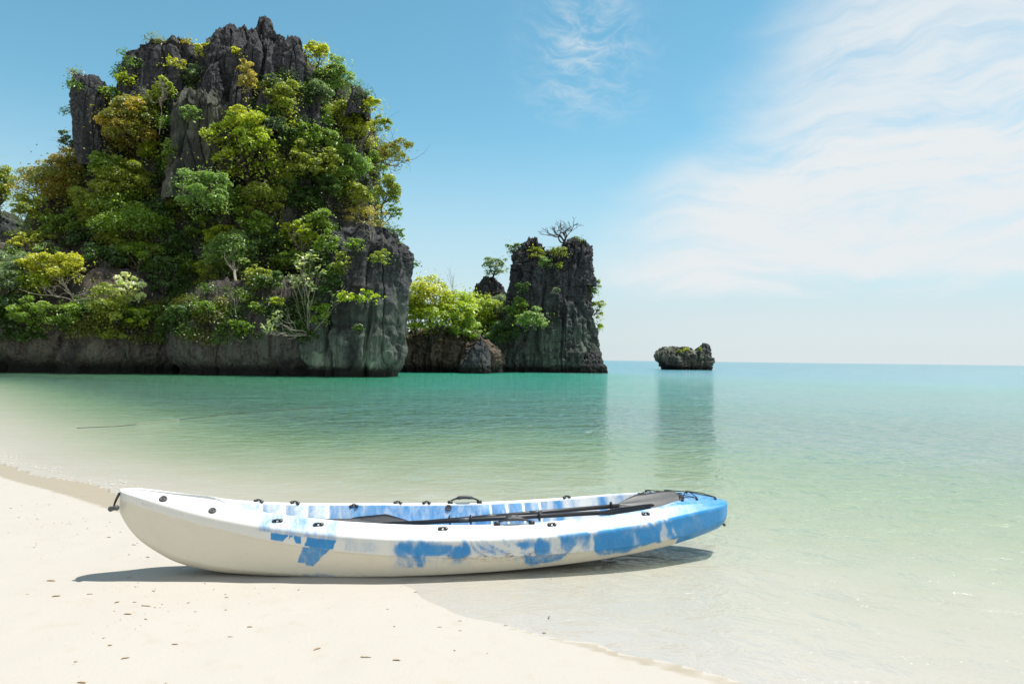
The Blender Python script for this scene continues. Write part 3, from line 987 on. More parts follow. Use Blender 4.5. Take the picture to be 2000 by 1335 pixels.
tree(655, 150, 38, 46, 'pale', 'tall pale green tree on the right skyline below the summit', Y=51.0, anchor=(655, 205), dens=1.1)
tree(622, 180, 30, 34, 'grey', 'grey-green tree beside the dark cleft right of the summit', Y=49.5, anchor=(622, 225))
tree(668, 222, 46, 32, 'olive', 'wide olive tree below the small knob on the right shoulder', Y=49.4, anchor=(668, 265), dens=1.1)
tree(722, 205, 34, 18, 'yellow', 'yellow-green branch tree reaching right from the shoulder knob', Y=49.6, anchor=(695, 225), dens=0.7, gap=1.2)
tree(705, 250, 42, 28, 'yellow', 'yellow-tipped tree in the middle of the right skyline', Y=48.8, anchor=(700, 290))
tree(745, 242, 24, 18, 'olive', 'round yellow-olive crown jutting into the sky on the right side', Y=49.2, anchor=(715, 275))
tree(768, 296, 40, 34, 'rust', 'brownish airy tree leaning far out over the right edge of the cliff', Y=49.0, anchor=(728, 330), dens=0.6, gap=1.2, twigs=3)
tree(738, 300, 24, 22, 'yellow', 'yellow airy branch between the skyline crowns and the leaning brown tree', Y=48.9, anchor=(722, 325), dens=0.6, gap=1.2)
tree(640, 275, 46, 38, 'green', 'deep green tree in the upper centre of the right half', Y=48.0, anchor=(640, 325), dens=1.1)
tree(600, 262, 30, 34, 'green', 'green leafy tree right of the tall olive tree on the peak', Y=48.6, anchor=(605, 305))
tree(590, 312, 34, 36, 'olive', 'shaded olive tree right of the bright yellow tree with the dark trunk', Y=48.2, anchor=(592, 360))
tree(682, 318, 44, 34, 'pale', 'pale green round tree left of the leaning brown tree', Y=46.6, anchor=(680, 365), dens=1.2)
tree(730, 325, 32, 40, 'green', 'green tree at the right cliff edge under the leaning brown tree', Y=47.6, anchor=(728, 375), dens=1.1)
tree(755, 372, 30, 36, 'olive', 'olive tree on the right cliff edge above the bare overhang', Y=47.2, anchor=(745, 415))
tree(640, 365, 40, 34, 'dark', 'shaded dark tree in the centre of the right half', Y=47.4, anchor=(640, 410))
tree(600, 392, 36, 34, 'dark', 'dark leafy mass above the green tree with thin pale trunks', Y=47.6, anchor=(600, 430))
tree(690, 380, 38, 30, 'olive', 'olive tree above the sparse golden tree', Y=46.9, anchor=(690, 420))
tree(714, 425, 50, 42, 'gold', 'sparse golden tree with pale twigs on the upper edge of the buttress', Y=45.6, anchor=(725, 475), dens=0.42, gap=1.35, bark=bark_pale, twigs=4, leaf=0.15)
tree(772, 412, 18, 22, 'green', 'small green branch sticking out from the right cliff edge', 'shrub', Y=46.8, anchor=(755, 430), dens=0.6, gap=1.2)
tree(784, 462, 10, 22, 'green', 'thin hanging green plant on the right cliff edge by the overhang', 'shrub', Y=46.2, anchor=(772, 475), dens=0.5, gap=1.3)
tree(482, 285, 82, 78, 'bright', 'bright yellow-green tree with dark trunk standing in front of the peak', Y=45.2, anchor=(487, 408), dens=0.62, leaf=0.21, gap=1.45, clumps=54, trunk_r=0.17, twigs=4)
tree(478, 232, 34, 34, 'yellow', 'yellow top tree rising behind the bright dark-trunked tree', Y=46.0, anchor=(482, 330), dens=0.6, leaf=0.2, gap=1.1)
tree(398, 366, 58, 50, 'pale', 'fresh green round tree below the fluted rock column', Y=45.6, anchor=(400, 425), dens=0.9, gap=1.35, clumps=40)
tree(445, 392, 50, 38, 'green', 'green tree left of the dark trunk of the bright tree', Y=45.4, anchor=(448, 440), dens=1.0)
tree(515, 392, 48, 40, 'olive', 'olive tree right of the dark trunk of the bright tree', Y=46.0, anchor=(515, 440))
tree(558, 372, 34, 36, 'dark', 'dark bush in shade right of the olive tree by the dark trunk', 'shrub', Y=47.2, anchor=(560, 415))
tree(392, 438, 32, 38, 'green', 'deep green tree under the fresh green round tree', Y=46.0, anchor=(395, 485))
tree(455, 495, 64, 50, 'pale', 'pale green tree in the lower middle of the cliff', Y=44.8, anchor=(462, 560), dens=1.05, bark=bark_pale)
tree(412, 535, 34, 40, 'bright', 'vivid green hanging bush left of the pale lower tree', 'shrub', Y=44.9, anchor=(425, 585))
tree(432, 460, 40, 24, 'bright', 'yellow-green tree just above the pale lower tree', Y=45.4, anchor=(435, 490))
tree(585, 458, 48, 30, 'bright', 'bright leafy tree with thin pale trunks left of the buttress', Y=45.4, anchor=(592, 525), dens=0.9, bark=bark_pale, leaf=0.19)
tree(560, 508, 48, 28, 'green', 'layered green bush under the bright thin-trunked tree', 'shrub', Y=45.6, anchor=(560, 540))
tree(630, 500, 34, 32, 'dark', 'dark green bush against the buttress left side', 'shrub', Y=45.8, anchor=(630, 540))
tree(525, 548, 34, 24, 'dark', 'dark low bush left of the white-stemmed shrub', 'shrub', Y=45.4, anchor=(525, 575))
tree(98, 520, 72, 30, 'yellow', 'glowing yellow-green umbrella tree low on the left cliff', Y=43.6, anchor=(142, 585), dens=1.5, bark=bark_pale, trunk_r=0.09, twigs=5, clumps=26)
tree(60, 548, 34, 24, 'bright', 'left drooping half of the glowing umbrella tree beside it', Y=43.5, anchor=(120, 584), dens=1.2, bark=bark_pale)
tree(88, 487, 26, 16, 'pale', 'small pale crown just above the glowing umbrella tree', Y=44.6, anchor=(95, 510))
tree(246, 565, 38, 34, 'white', 'silvery white-leaved plant on the dark lower left cliff', 'shrub', Y=43.6, anchor=(262, 615), dens=0.5, leaf=0.24, gap=1.3, bark=bark_pale)
tree(266, 618, 28, 24, 'bright', 'bright green clump right below the silvery white-leaved plant', 'shrub', Y=43.7, anchor=(268, 645), leaf=0.22)
tree(135, 612, 56, 32, 'green', 'deep green bush under the branches of the umbrella tree', 'shrub', Y=44.0, anchor=(140, 645), dens=1.1)
tree(205, 590, 40, 44, 'olive', 'olive bush between the umbrella tree and the silvery plant', 'shrub', Y=44.2, anchor=(205, 635), dens=1.0)
tree(195, 505, 50, 34, 'dark', 'dark tree right of the glowing umbrella tree', Y=44.6, anchor=(200, 545))
tree(268, 500, 60, 40, 'green', 'shaded green tree above the silvery white-leaved plant', Y=45.0, anchor=(270, 545), dens=1.1)
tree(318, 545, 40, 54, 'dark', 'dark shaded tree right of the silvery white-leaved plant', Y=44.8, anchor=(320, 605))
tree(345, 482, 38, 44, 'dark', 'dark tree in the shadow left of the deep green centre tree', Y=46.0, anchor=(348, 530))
tree(305, 612, 30, 26, 'green', 'low green fern-like bush near the foot of the left cliff', 'shrub', Y=44.0, anchor=(308, 640), dens=0.8)
tree(20, 540, 54, 54, 'grey', 'blue-green shaded tree cut by the left frame edge', Y=45.5, anchor=(10, 605), dens=1.0)
tree(20, 600, 44, 24, 'dark', 'dark hanging bush at the lower left frame edge', 'shrub', Y=44.8, anchor=(20, 625))
tree(2, 362, 24, 52, 'olive', 'tall olive tree on the rock shoulder at the left frame edge', Y=60.0, anchor=(-2, 425))
tree(44, 472, 24, 16, 'yellow', 'yellow bush at the foot of the left rock shoulder', 'shrub', Y=56.0, anchor=(46, 490))
tree(500, 600, 22, 16, 'green', 'small green fern on the lower rock face left of the white-stemmed shrub', 'shrub', Y=44.4, anchor=(500, 618), dens=0.7)
tree(536, 588, 20, 12, 'bright', 'tiny bright plant between the fern and the white-stemmed shrub', 'shrub', Y=44.4, anchor=(536, 602), dens=0.7)
tree(700, 578, 46, 15, 'bright', 'bright flat branch of leaves across the bare buttress', 'shrub', Y=43.2, anchor=(655, 590), dens=0.8, leaf=0.2, gap=1.1)
tree(585, 640, 40, 16, 'dark', 'dark ferns around the foot of the white-stemmed shrub', 'shrub', Y=44.2, anchor=(585, 655), dens=0.8)
tree(400, 600, 34, 20, 'green', 'low shaded bush under the vivid green hanging bush', 'shrub', Y=44.8, anchor=(400, 620))
tree(372, 560, 22, 40, 'dark', 'dark ivy column in the cleft at the cliff centre', 'shrub', Y=45.6, anchor=(372, 605))
bare(605, 570, 62, 62, (604, 652), 'white-stemmed fan-shaped shrub with pale leaf tufts on the lower rock', bark=bark_pale, levels=2, r0=0.032, stems=10, spread=0.30, tips=18, tipkind='white', tipn=16, tipleaf=0.26)
bare(462, 590, 48, 26, (468, 625), 'leafless pale arching shrub below the pale lower tree', bark=bark_pale, levels=3, r0=0.028, stems=3, tips=8, tipkind='green')
bare(150, 570, 56, 20, (140, 586), 'tangle of bare pale branches under the glowing umbrella tree', Y=43.7, bark=bark_pale, levels=3, r0=0.026, stems=3)
bare(552, 638, 26, 20, (560, 658), 'small leafless pale twig bush low beside the white-stemmed shrub', bark=bark_pale, levels=3, r0=0.03, stems=2)
bare(735, 445, 34, 34, (728, 480), 'leafless pale twigs under the sparse golden tree', Y=45.5, bark=bark_pale, levels=3, r0=0.035, stems=3)

tree(128, 442, 52, 40, 'green', 'green tree on the slope under the spreading rust-tinged tree', Y=47.6, anchor=(130, 490), dens=1.0)
tree(76, 465, 30, 22, 'olive', 'small olive tree on the low pillar beside the left rock shoulder', Y=48.6, anchor=(80, 490))
tree(160, 468, 46, 36, 'dark', 'dark tree below the dense olive tree on the left slope', Y=46.4, anchor=(165, 510), dens=1.1)
tree(205, 318, 40, 30, 'green', 'green tree behind the large rounded olive tree at the cliff hollow', Y=48.8, anchor=(205, 350))
tree(330, 300, 20, 40, 'green', 'narrow green shrub hugging the left side of the fluted column', 'shrub', Y=48.9, anchor=(332, 345))
tree(262, 290, 34, 22, 'gold', 'golden lower fringe under the rust-orange pillar tree', 'shrub', Y=48.8, anchor=(265, 315), dens=0.8)
tree(345, 395, 28, 40, 'olive', 'olive tree between the fluted column foot and the deep green centre tree', Y=46.8, anchor=(345, 440))
tree(560, 272, 30, 30, 'dark', 'dark shrub in the cleft below the tall olive tree on the peak', 'shrub', Y=48.4, anchor=(562, 305))
tree(548, 330, 26, 40, 'olive', 'narrow olive tree touching the right side of the bright dark-trunked tree', Y=47.4, anchor=(548, 375))
tree(640, 320, 40, 32, 'olive', 'olive tree at the centre of the right half of the cliff', Y=47.2, anchor=(640, 360))
tree(668, 350, 36, 30, 'green', 'green tree under the pale green round tree on the right', Y=46.8, anchor=(668, 390))
tree(620, 430, 44, 30, 'green', 'green tree above the bright thin-trunked tree', Y=46.6, anchor=(620, 465))
tree(500, 440, 46, 36, 'green', 'green tree below the olive tree by the dark trunk', Y=45.8, anchor=(500, 490))
tree(535, 480, 36, 34, 'dark', 'dark tree left of the bright thin-trunked tree', Y=46.0, anchor=(535, 520))
tree(505, 545, 34, 30, 'olive', 'olive shrub at the lower right of the pale lower tree', 'shrub', Y=44.9, anchor=(505, 580))
tree(365, 520, 28, 40, 'green', 'green shrub left of the vivid green hanging bush', 'shrub', Y=45.4, anchor=(368, 565))
tree(420, 490, 30, 30, 'green', 'green tree wedged left of the pale lower tree', Y=45.2, anchor=(420, 525))
tree(230, 465, 50, 34, 'olive', 'olive tree under the broad deep green tree', Y=45.8, anchor=(232, 505))
tree(60, 610, 40, 30, 'green', 'green bush left of the deep green bush at the cliff foot', 'shrub', Y=44.4, anchor=(62, 640))
tree(350, 610, 30, 26, 'dark', 'dark fern mass in the cleft near the cliff foot', 'shrub', Y=44.6, anchor=(350, 635))
tree(655, 530, 22, 26, 'green', 'small green shrub on the left edge of the buttress', 'shrub', Y=45.0, anchor=(655, 560), dens=0.8)
tree(890, 598, 46, 40, 'bright', 'bright tree filling the gap between its two bush neighbours', Y=62.4, anchor=(888, 665), dens=0.9, leaf=0.26, twigs=3)
tree(905, 645, 34, 26, 'green', 'green low bush above the dark boulder', 'shrub', Y=61.4, anchor=(905, 680), leaf=0.22)
tree(1010, 600, 24, 24, 'green', 'green bush climbing the left side of the stack', 'shrub', Y=66.8, anchor=(1012, 630), leaf=0.2)

tree(640, 470, 30, 26, 'green', 'green bush over the upper left corner of the buttress', 'shrub', Y=44.6, anchor=(642, 500))
tree(642, 550, 26, 40, 'dark', 'dark hanging growth along the left side of the buttress', 'shrub', Y=44.2, anchor=(645, 590))
tree(668, 512, 20, 22, 'olive', 'small olive plant on the bare buttress face', 'shrub', Y=43.9, anchor=(670, 535), dens=0.7, gap=1.2)
tree(690, 478, 30, 16, 'green', 'low green fringe along the top edge of the buttress', 'shrub', Y=44.4, anchor=(690, 495), dens=0.8)
tree(470, 640, 34, 20, 'green', 'green hanging plant low on the wall below the leafless arching shrub', 'shrub', Y=44.0, anchor=(470, 655), dens=0.8)
tree(60, 652, 36, 16, 'dark', 'lowest dark hanging plant at the far left of the cliff foot', 'shrub', Y=43.9, anchor=(60, 665), dens=0.8)
tree(225, 652, 34, 14, 'olive', 'olive fringe hanging under the silvery white-leaved plant', 'shrub', Y=43.9, anchor=(225, 664), dens=0.8)

tree(745, 500, 24, 18, 'olive', 'olive plant tucked under the overhang at the right cliff edge', 'shrub', Y=44.0, anchor=(745, 520), dens=0.6, gap=1.2)
tree(625, 612, 26, 26, 'green', 'green hanging plant at the lower left of the buttress', 'shrub', Y=43.8, anchor=(628, 640), dens=0.8)
tree(700, 640, 14, 10, 'dark', 'tiny dark plant low on the bare buttress', 'shrub', Y=43.4, anchor=(700, 650), dens=0.8)

# --- in the gap and on the stack
tree(836, 584, 54, 50, 'yellow', 'bright yellow-green broad-leaved tree touching the big cliff in the gap', Y=62.0, anchor=(845, 665), dens=0.8, leaf=0.27, gap=1.1, twigs=3)
tree(858, 622, 50, 34, 'bright', 'bright green bush in front of the yellow-green gap tree', 'shrub', Y=61.4, anchor=(860, 672), dens=0.8, leaf=0.27, gap=1.05, twigs=3)
tree(808, 620, 22, 44, 'bright', 'narrow bright bush squeezed against the buttress edge', 'shrub', Y=61.6, anchor=(815, 680), dens=0.8, leaf=0.26)
tree(938, 612, 46, 40, 'bright', 'bright green bush in the middle of the gap', 'shrub', Y=61.8, anchor=(935, 668), dens=1.0, leaf=0.24)
tree(975, 612, 36, 34, 'grey', 'grey-green bush leaning on the left foot of the stack', 'shrub', Y=64.0, anchor=(980, 655))
tree(985, 650, 34, 24, 'dark', 'dark shaded bush low against the foot of the stack', 'shrub', Y=64.5, anchor=(985, 680))
tree(1042, 622, 34, 22, 'pale', 'pale green spray of branches on the face of the stack', 'shrub', Y=66.2, anchor=(1015, 640), dens=0.8, gap=1.1, leaf=0.2)
tree(968, 521, 28, 24, 'grey', 'umbrella-shaped little tree on the small dark pinnacle', Y=76.5, anchor=(961, 549), dens=0.55, gap=1.25, leaf=0.16, trunk_r=0.14)
tree(1004, 486, 18, 16, 'grey', 'little airy tree on the left top corner of the stack', Y=71.0, anchor=(1012, 505), dens=0.6, gap=1.2)
tree(1128, 468, 16, 9, 'grey', 'thin grey-green shrub at the right top corner of the stack', 'shrub', Y=70.4, anchor=(1128, 480), dens=0.45, gap=1.3)
tree(1022, 560, 14, 12, 'dark', 'small dark plant on the left face of the stack', 'shrub', Y=67.6, anchor=(1022, 570), dens=0.7)
tree(1048, 492, 20, 14, 'olive', 'olive bush in the dip on top of the stack', 'shrub', Y=69.0, anchor=(1048, 508), dens=0.5)
tree(1090, 492, 24, 12, 'olive', 'flat olive bush at the stack top below the bare tree', 'shrub', Y=68.6, anchor=(1090, 506), dens=0.5)
tree(1066, 512, 20, 10, 'pale', 'pale tufts spilling over the upper front of the stack', 'shrub', Y=68.2, anchor=(1066, 522), dens=0.6)
tree(1092, 518, 8, 7, 'bright', 'tiny bright tuft on the dark stack face', 'shrub', Y=67.9, anchor=(1092, 525))
tree(1086, 566, 9, 6, 'grey', 'tiny grey-green plant halfway down the stack face', 'shrub', Y=67.8, anchor=(1086, 572))
tree(1160, 562, 14, 22, 'pale', 'upper airy plant hanging from the right side of the stack', 'shrub', Y=71.0, anchor=(1152, 575), dens=0.55, gap=1.3)
tree(1168, 606, 15, 26, 'olive', 'lower long plant hanging from the right side of the stack', 'shrub', Y=71.0, anchor=(1160, 615), dens=0.6, gap=1.25)
tree(1172, 638, 7, 9, 'bright', 'bright leafy tip dangling lowest on the right side of the stack', 'shrub', Y=71.0, anchor=(1164, 630), dens=0.9)
bare(1102, 449, 38, 24, (1102, 474), 'leafless dark tree spreading on the top of the stack', Y=70.6, name='bare_tree', levels=4, r0=0.075, spread=0.55, stems=6)
bare(880, 552, 14, 34, (884, 610), 'thin leafless twigs rising above the bushes in the gap', Y=62.5, levels=3, r0=0.035, stems=2)
bare(845, 655, 48, 26, (850, 690), 'brown leafless thicket on the bank under the yellow-green gap tree', levels=3, r0=0.05, stems=5)
tree(1339, 682, 7, 4, 'yellow', 'larger grass tuft on the middle of the lone islet', 'shrub', Y=102.5, anchor=(1339, 688), leaf=0.22, dens=0.9)
tree(1327, 686, 5, 3, 'olive', 'smaller grass tuft left of the larger one on the lone islet', 'shrub', Y=102.3, anchor=(1327, 690), leaf=0.3)
tree(1367, 682, 4, 4, 'olive', 'grass tuft on the right-hand knob of the lone islet', 'shrub', Y=102.6, anchor=(1367, 688), leaf=0.3)

# --- creepers and low growth covering the cliff between the trees
rng = np.random.default_rng(77)
tri = _rv[_rf]
ctr = tri.mean(1)
nrm = np.cross(tri[:, 2] - tri[:, 0], tri[:, 3] - tri[:, 1])
area = np.linalg.norm(nrm, axis=1) * 0.5
nrm = nrm / (2 * area[:, None] + 1e-12)
fx, fy = project(ctr)
front = (nrm[:, 1] < 0.25) & (ctr[:, 1] < 60) & (ctr[:, 2] > 2.0)
mask = smooth01(fbm(ctr[:, 0] * 0.35, ctr[:, 1] * 0.35, ctr[:, 2] * 0.3, 3, 41), -0.35, 0.10)
bareness = [(500, 95, 115, 72), (440, 160, 70, 60), (400, 290, 62, 95), (180, 225, 34, 75), (335, 125, 75, 42), (740, 545, 78, 85), (715, 660, 110, 95), (560, 700, 60, 36)]
for (bx_, by_, brx, bry) in bareness:
    q = np.hypot((fx - bx_) / brx, (fy - by_) / bry)
    mask = mask * smooth01(q, 0.85, 1.15)
mask = mask * smooth01(fy, 690, 640) * (front) * smooth01(fx, 815, 780) * (1 + 9.0 * smooth01(fy, 585, 610) * smooth01(fy, 678, 655) * smooth01(fx, 640, 590))
pr = area * mask
pr = pr / pr.sum()
nb = 1150
k = rng.choice(len(pr), nb, p=pr)
bc = ctr[k] + nrm[k] * 0.25
brad = rng.uniform(0.35, 1.0, nb)
per = (brad ** 2 * 230).astype(int) + 25
own = np.repeat(np.arange(nb), per)
d = sphere_pts(len(own), rng)
d[:, 2] = np.where(d[:, 2] < -0.3, -d[:, 2], d[:, 2])
P = bc[own] + d * (brad[own] * rng.uniform(0.3, 1.05, len(own)))[:, None] * np.array([1.0, 0.8, 0.9])
h1 = fbm(bc[:, 0] * 0.4, bc[:, 1] * 0.4, bc[:, 2] * 0.4, 2, 55) + rng.normal(0, 0.12, nb)
pal = np.array([(0.045, 0.085, 0.014), (0.075, 0.135, 0.02), (0.13, 0.14, 0.026)])
col = pal[np.digitize(h1, (-0.02, 0.2))][own] * rng.uniform(0.9, 1.8, (len(own), 1))
V, F, T = leaves(P, d * 0.5 + np.array([0, -0.1, 0.7]) + rng.normal(size=P.shape) * 0.4, 0.16, col, rng)
cre = link('creepers', np_mesh('creepers', V, F, leaf_m, False, {'tint': T}))
cre['kind'] = 'stuff'
cre['label'] = 'dark creepers and low growth clinging to the big cliff between its trees'
cre['category'] = 'creepers'

# ------------------------------------------------------------------ kayak
YB, YS, LIST = 3.95, 4.85, 0.03
_b0, _s0 = at_depth(236, 962, 1) , at_depth(1416, 992, 1)
bow = CAM + ray(236, 962) * YB
stern = CAM + ray(1416, 992) * YS
KL = float(np.hypot(*(stern - bow)[:2]))
yaw = math.atan2(stern[1] - bow[1], stern[0] - bow[0])
KM = Matrix.Translation((bow[0], bow[1], -0.008)) @ Matrix.Rotation(yaw, 4, 'Z') @ Matrix.Rotation(LIST, 4, 'X')
KMI = KM.inverted()
KMn = np.array(KM)
kayak = empty('kayak', (0, 0, 0), 'long white and blue marbled sit-on-top kayak resting at the water edge', 'kayak')
kayak.matrix_world = KM

KT = np.array([0, .02, .08, .14, .20, .26, .32, .38, .44, .50, .56, .62, .68, .74, .80, .86, .92, .98, 1.0])
KZB = np.array([.525, .508, .440, .382, .342, .315, .293, .277, .264, .256, .251, .252, .258, .268, .284, .302, .318, .322, .318])
KB = np.array([.052, .082, .135, .178, .226, .278, .328, .362, .384, .393, .398, .398, .392, .380, .352, .304, .238, .150, .10])
KZC = np.array([.49, .466, .391, .327, .270, .230, .200, .177, .160, .148, .141, .138, .140, .146, .156, .168, .188, .228, .25])
KZK = np.array([.41, .270, .115, .053, .030, .015, .007, .006, .006, .007, .010, .019, .032, .048, .070, .094, .130, .175, .215])


def kcurve(tab):
    q = np.linspace(0, 1, 401)
    v = np.interp(q, KT, tab)
    ker = np.hanning(31)
    ker /= ker.sum()
    sm_ = np.convolve(np.pad(v, 15, 'reflect', reflect_type='odd'), ker, 'valid')
    return lambda t_: np.interp(t_, q, sm_)


fB, fb, fC, fK = kcurve(KZB), kcurve(KB), kcurve(KZC), kcurve(KZK)


def k_end(t_):
    """Rounding of the plan at the two tips."""
    a = np.clip(t_ / 0.016, 0, 1)
    b = np.clip((1 - t_) / 0.040, 0, 1)
    return np.sqrt(np.clip(1 - (1 - a) ** 2, 0.0, 1)) * np.sqrt(np.clip(1 - (1 - b) ** 2, 0.0, 1))


def k_recess(t_):
    return smooth01(t_, 0.135, 0.205) * smooth01(t_, 0.905, 0.835)


def k_section(t_, half):
    """One half of the cross-section from keel centre to deck centre as (offset, height) points."""
    b = float(fb(t_) * k_end(t_))
    zB, zC, zK = float(fB(t_)), float(fC(t_)), float(fK(t_))
    tap = min(1, t_ / .12, (1 - t_) / .12)
    rise = 0.055 * tap ** 0.7 + 0.004
    inn = min(0.09 * tap + 0.012, b * 0.55)
    h = zC - zK
    pts = [(0, zK - .010), (.30 * b, zK - .008), (.50 * b, zK - .004), (.62 * b, zK + .025 * h), (.715 * b, zK + .085 * h), (.790 * b, zK + .16 * h), (.796 * b, zK + .18 * h),
           (.842 * b, zK + .42 * h), (.895 * b, zK + .68 * h), (.930 * b, zK + .86 * h), (.945 * b, zC - .010), (.950 * b, zC - .003), (.984 * b, zC + .001), (.996 * b, zC + .006),
           (1.0 * b, zC + .35 * (zB - zC)), (.998 * b, zB - .010), (.990 * b, zB - .001), (.965 * b, zB + .006)]
    hull = resample(pts, 52)
    yc, zc = b - inn, zB + rise
    deck = [(.965 * b, zB + .006), (.965 * b + (yc - .965 * b) * .45, zB + rise * .50), (.965 * b + (yc - .965 * b) * .80, zB + rise * .88), (yc - .006, zc)]
    R = float(k_recess(np.array(t_)))
    w_ = max(yc - 0.022, 0.001) * (0.55 + 0.45 * math.sqrt(R))
    Dp = R * min(0.17, max(zc - zK - 0.075, 0))
    seat = 0.0
    for c0, c1 in ((0.375, 0.50), (0.69, 0.815)):
        seat += 0.055 * float(smooth01(t_, c0 - 0.03, c0 + 0.02)) * float(smooth01(t_, c1 + 0.012, c1 - 0.012))
    foot = 0.0
    for c0, c1 in ((0.165, 0.300), (0.548, 0.668)):
        if c0 < t_ < c1:
            q = (t_ - c0) / (c1 - c0) * 4.0
            fr = q - math.floor(q)
            foot = 0.045 * (fr ** 0.8 if fr < 0.86 else (1 - fr) / 0.14)
    crown_ = 0.016 * (1 - R) * tap
    deck = resample(deck, 12)
    wallslope = min(0.075, w_ * 0.35)
    ins = [(yc - .006, zc), (w_ + 0.004, zc - 0.003 * R), (w_ - 0.002, zc - .012 * R), (w_ - wallslope * .45 - foot * 0.8, zc - Dp * .45), (w_ - wallslope - foot * R, zc - Dp * .93 + seat * .2),
           (w_ - wallslope - .02, zc - Dp + seat * .35), (w_ * .45, zc - Dp + crown_ * .8 + seat * .8 * R), (0, zc - Dp + crown_ + seat * R)]
    scoop = 0.022 * math.exp(-((t_ - 0.013) / 0.009) ** 2)
    ins = [(max(a, 0.0), c - (scoop if i > 1 else 0)) for i, (a, c) in enumerate(ins)]
    # keep offsets falling towards the centre line
    for i in range(1, len(ins)):
        if ins[i][0] > ins[i - 1][0]:
            ins[i] = (ins[i - 1][0], ins[i][1])
    ins = resample(ins, 40)
    return np.concatenate([hull, deck[1:], ins[1:]])


def resample(pts, n):
    pts = np.array(pts, float)
    d = np.r_[0, np.cumsum(np.hypot(*np.diff(pts, axis=0).T) + 1e-6)]
    key = d / d[-1]
    q = np.linspace(0, 1, n)
    # pull samples on to the control points so that edges stay crisp
    for kq in key[1:-1]:
        i = np.abs(q - kq).argmin()
        if 0 < i < n - 1:
            q[i] = kq
    q = np.sort(q)
    return np.c_[np.interp(q, key, pts[:, 0]), np.interp(q, key, pts[:, 1])]


NTK = 760
ts = np.linspace(0, 1, NTK)
ts = np.unique(np.r_[0.0004, np.linspace(0.001, 0.04, 40), ts[(ts > 0.04) & (ts < 0.95)], np.linspace(0.95, 0.999, 60), 0.9996])
half = [k_section(float(q), 1) for q in ts]
HN = len(half[0])
prof = np.stack(half)                                    # (nt, HN, 2)
zonev = np.r_[np.linspace(0, 1, 52), np.linspace(1, 2, 12)[1:], np.linspace(2, 3, 40)[1:]]   # 0-1 hull, 1-2 rim, 2-3 inside
near = np.stack([np.repeat((ts * KL)[:, None], HN, 1), -prof[:, :, 0], prof[:, :, 1]], -1)
far = near * np.array([1, -1, 1])
ring = np.concatenate([near, far[:, ::-1][:, 1:-1]], 1)  # keel centre -> near -> deck centre -> far
KNR = ring.shape[1]
zone = np.r_[zonev, zonev[::-1][1:-1]]
KV = ring.reshape(-1, 3)
nt = len(ts)
i = np.arange(nt - 1)[:, None]
j = np.arange(KNR)[None, :]
a = i * KNR + j
b = i * KNR + (j + 1) % KNR
KF = np.stack([a, a + KNR, b + KNR, b], -1).reshape(-1, 4)
vol = np.cross(KV[KF[:, 1]] - KV[KF[:, 0]], KV[KF[:, 3]] - KV[KF[:, 0]])
if (vol * (KV[KF].mean(1) - KV.mean(0))).sum() < 0:
    KF = KF[:, ::-1]
# close the two tips
caps = []
for st in (0, (nt - 1) * KNR):
    for q in range(1, KNR // 2):
        caps.append((st + q, st + q + 1 if q + 1 < KNR else st, st + KNR - q - 1 if KNR - q - 1 > q else st + q, st + KNR - q))
KF = np.concatenate([KF, np.array([c for c in caps if len(set(c)) == 4])])

# paint: moulded-in blue and white marbling, laid out station by station
KW = KV @ KMn[:3, :3].T + KMn[:3, 3]
jx = (2.0 + 5.0 * smooth01(KV[:, 0], 1.3, 1.6)) * fbm(KV[:, 0] * 16, KV[:, 1] * 16, KV[:, 2] * 16, 4, 61)
jy = (2.0 + 4.0 * smooth01(KV[:, 0], 1.3, 1.6)) * fbm(KV[:, 0] * 16, KV[:, 1] * 16, KV[:, 2] * 16, 4, 62)
sx, sy = project(KW)
sx, sy = sx + jx, sy + jy
zn = np.tile(zone, nt)
tt = np.repeat(ts, KNR)
blue = np.zeros(len(KV))


def inpoly(x, y, poly):
    r = np.zeros(len(x), bool)
    n_ = len(poly)
    for i in range(n_):
        (x0, y0), (x1, y1) = poly[i], poly[(i + 1) % n_]
        m = ((y0 > y) != (y1 > y)) & (x < (x1 - x0) * (y - y0) / (y1 - y0 + 1e-9) + x0)
        r ^= m
    return r


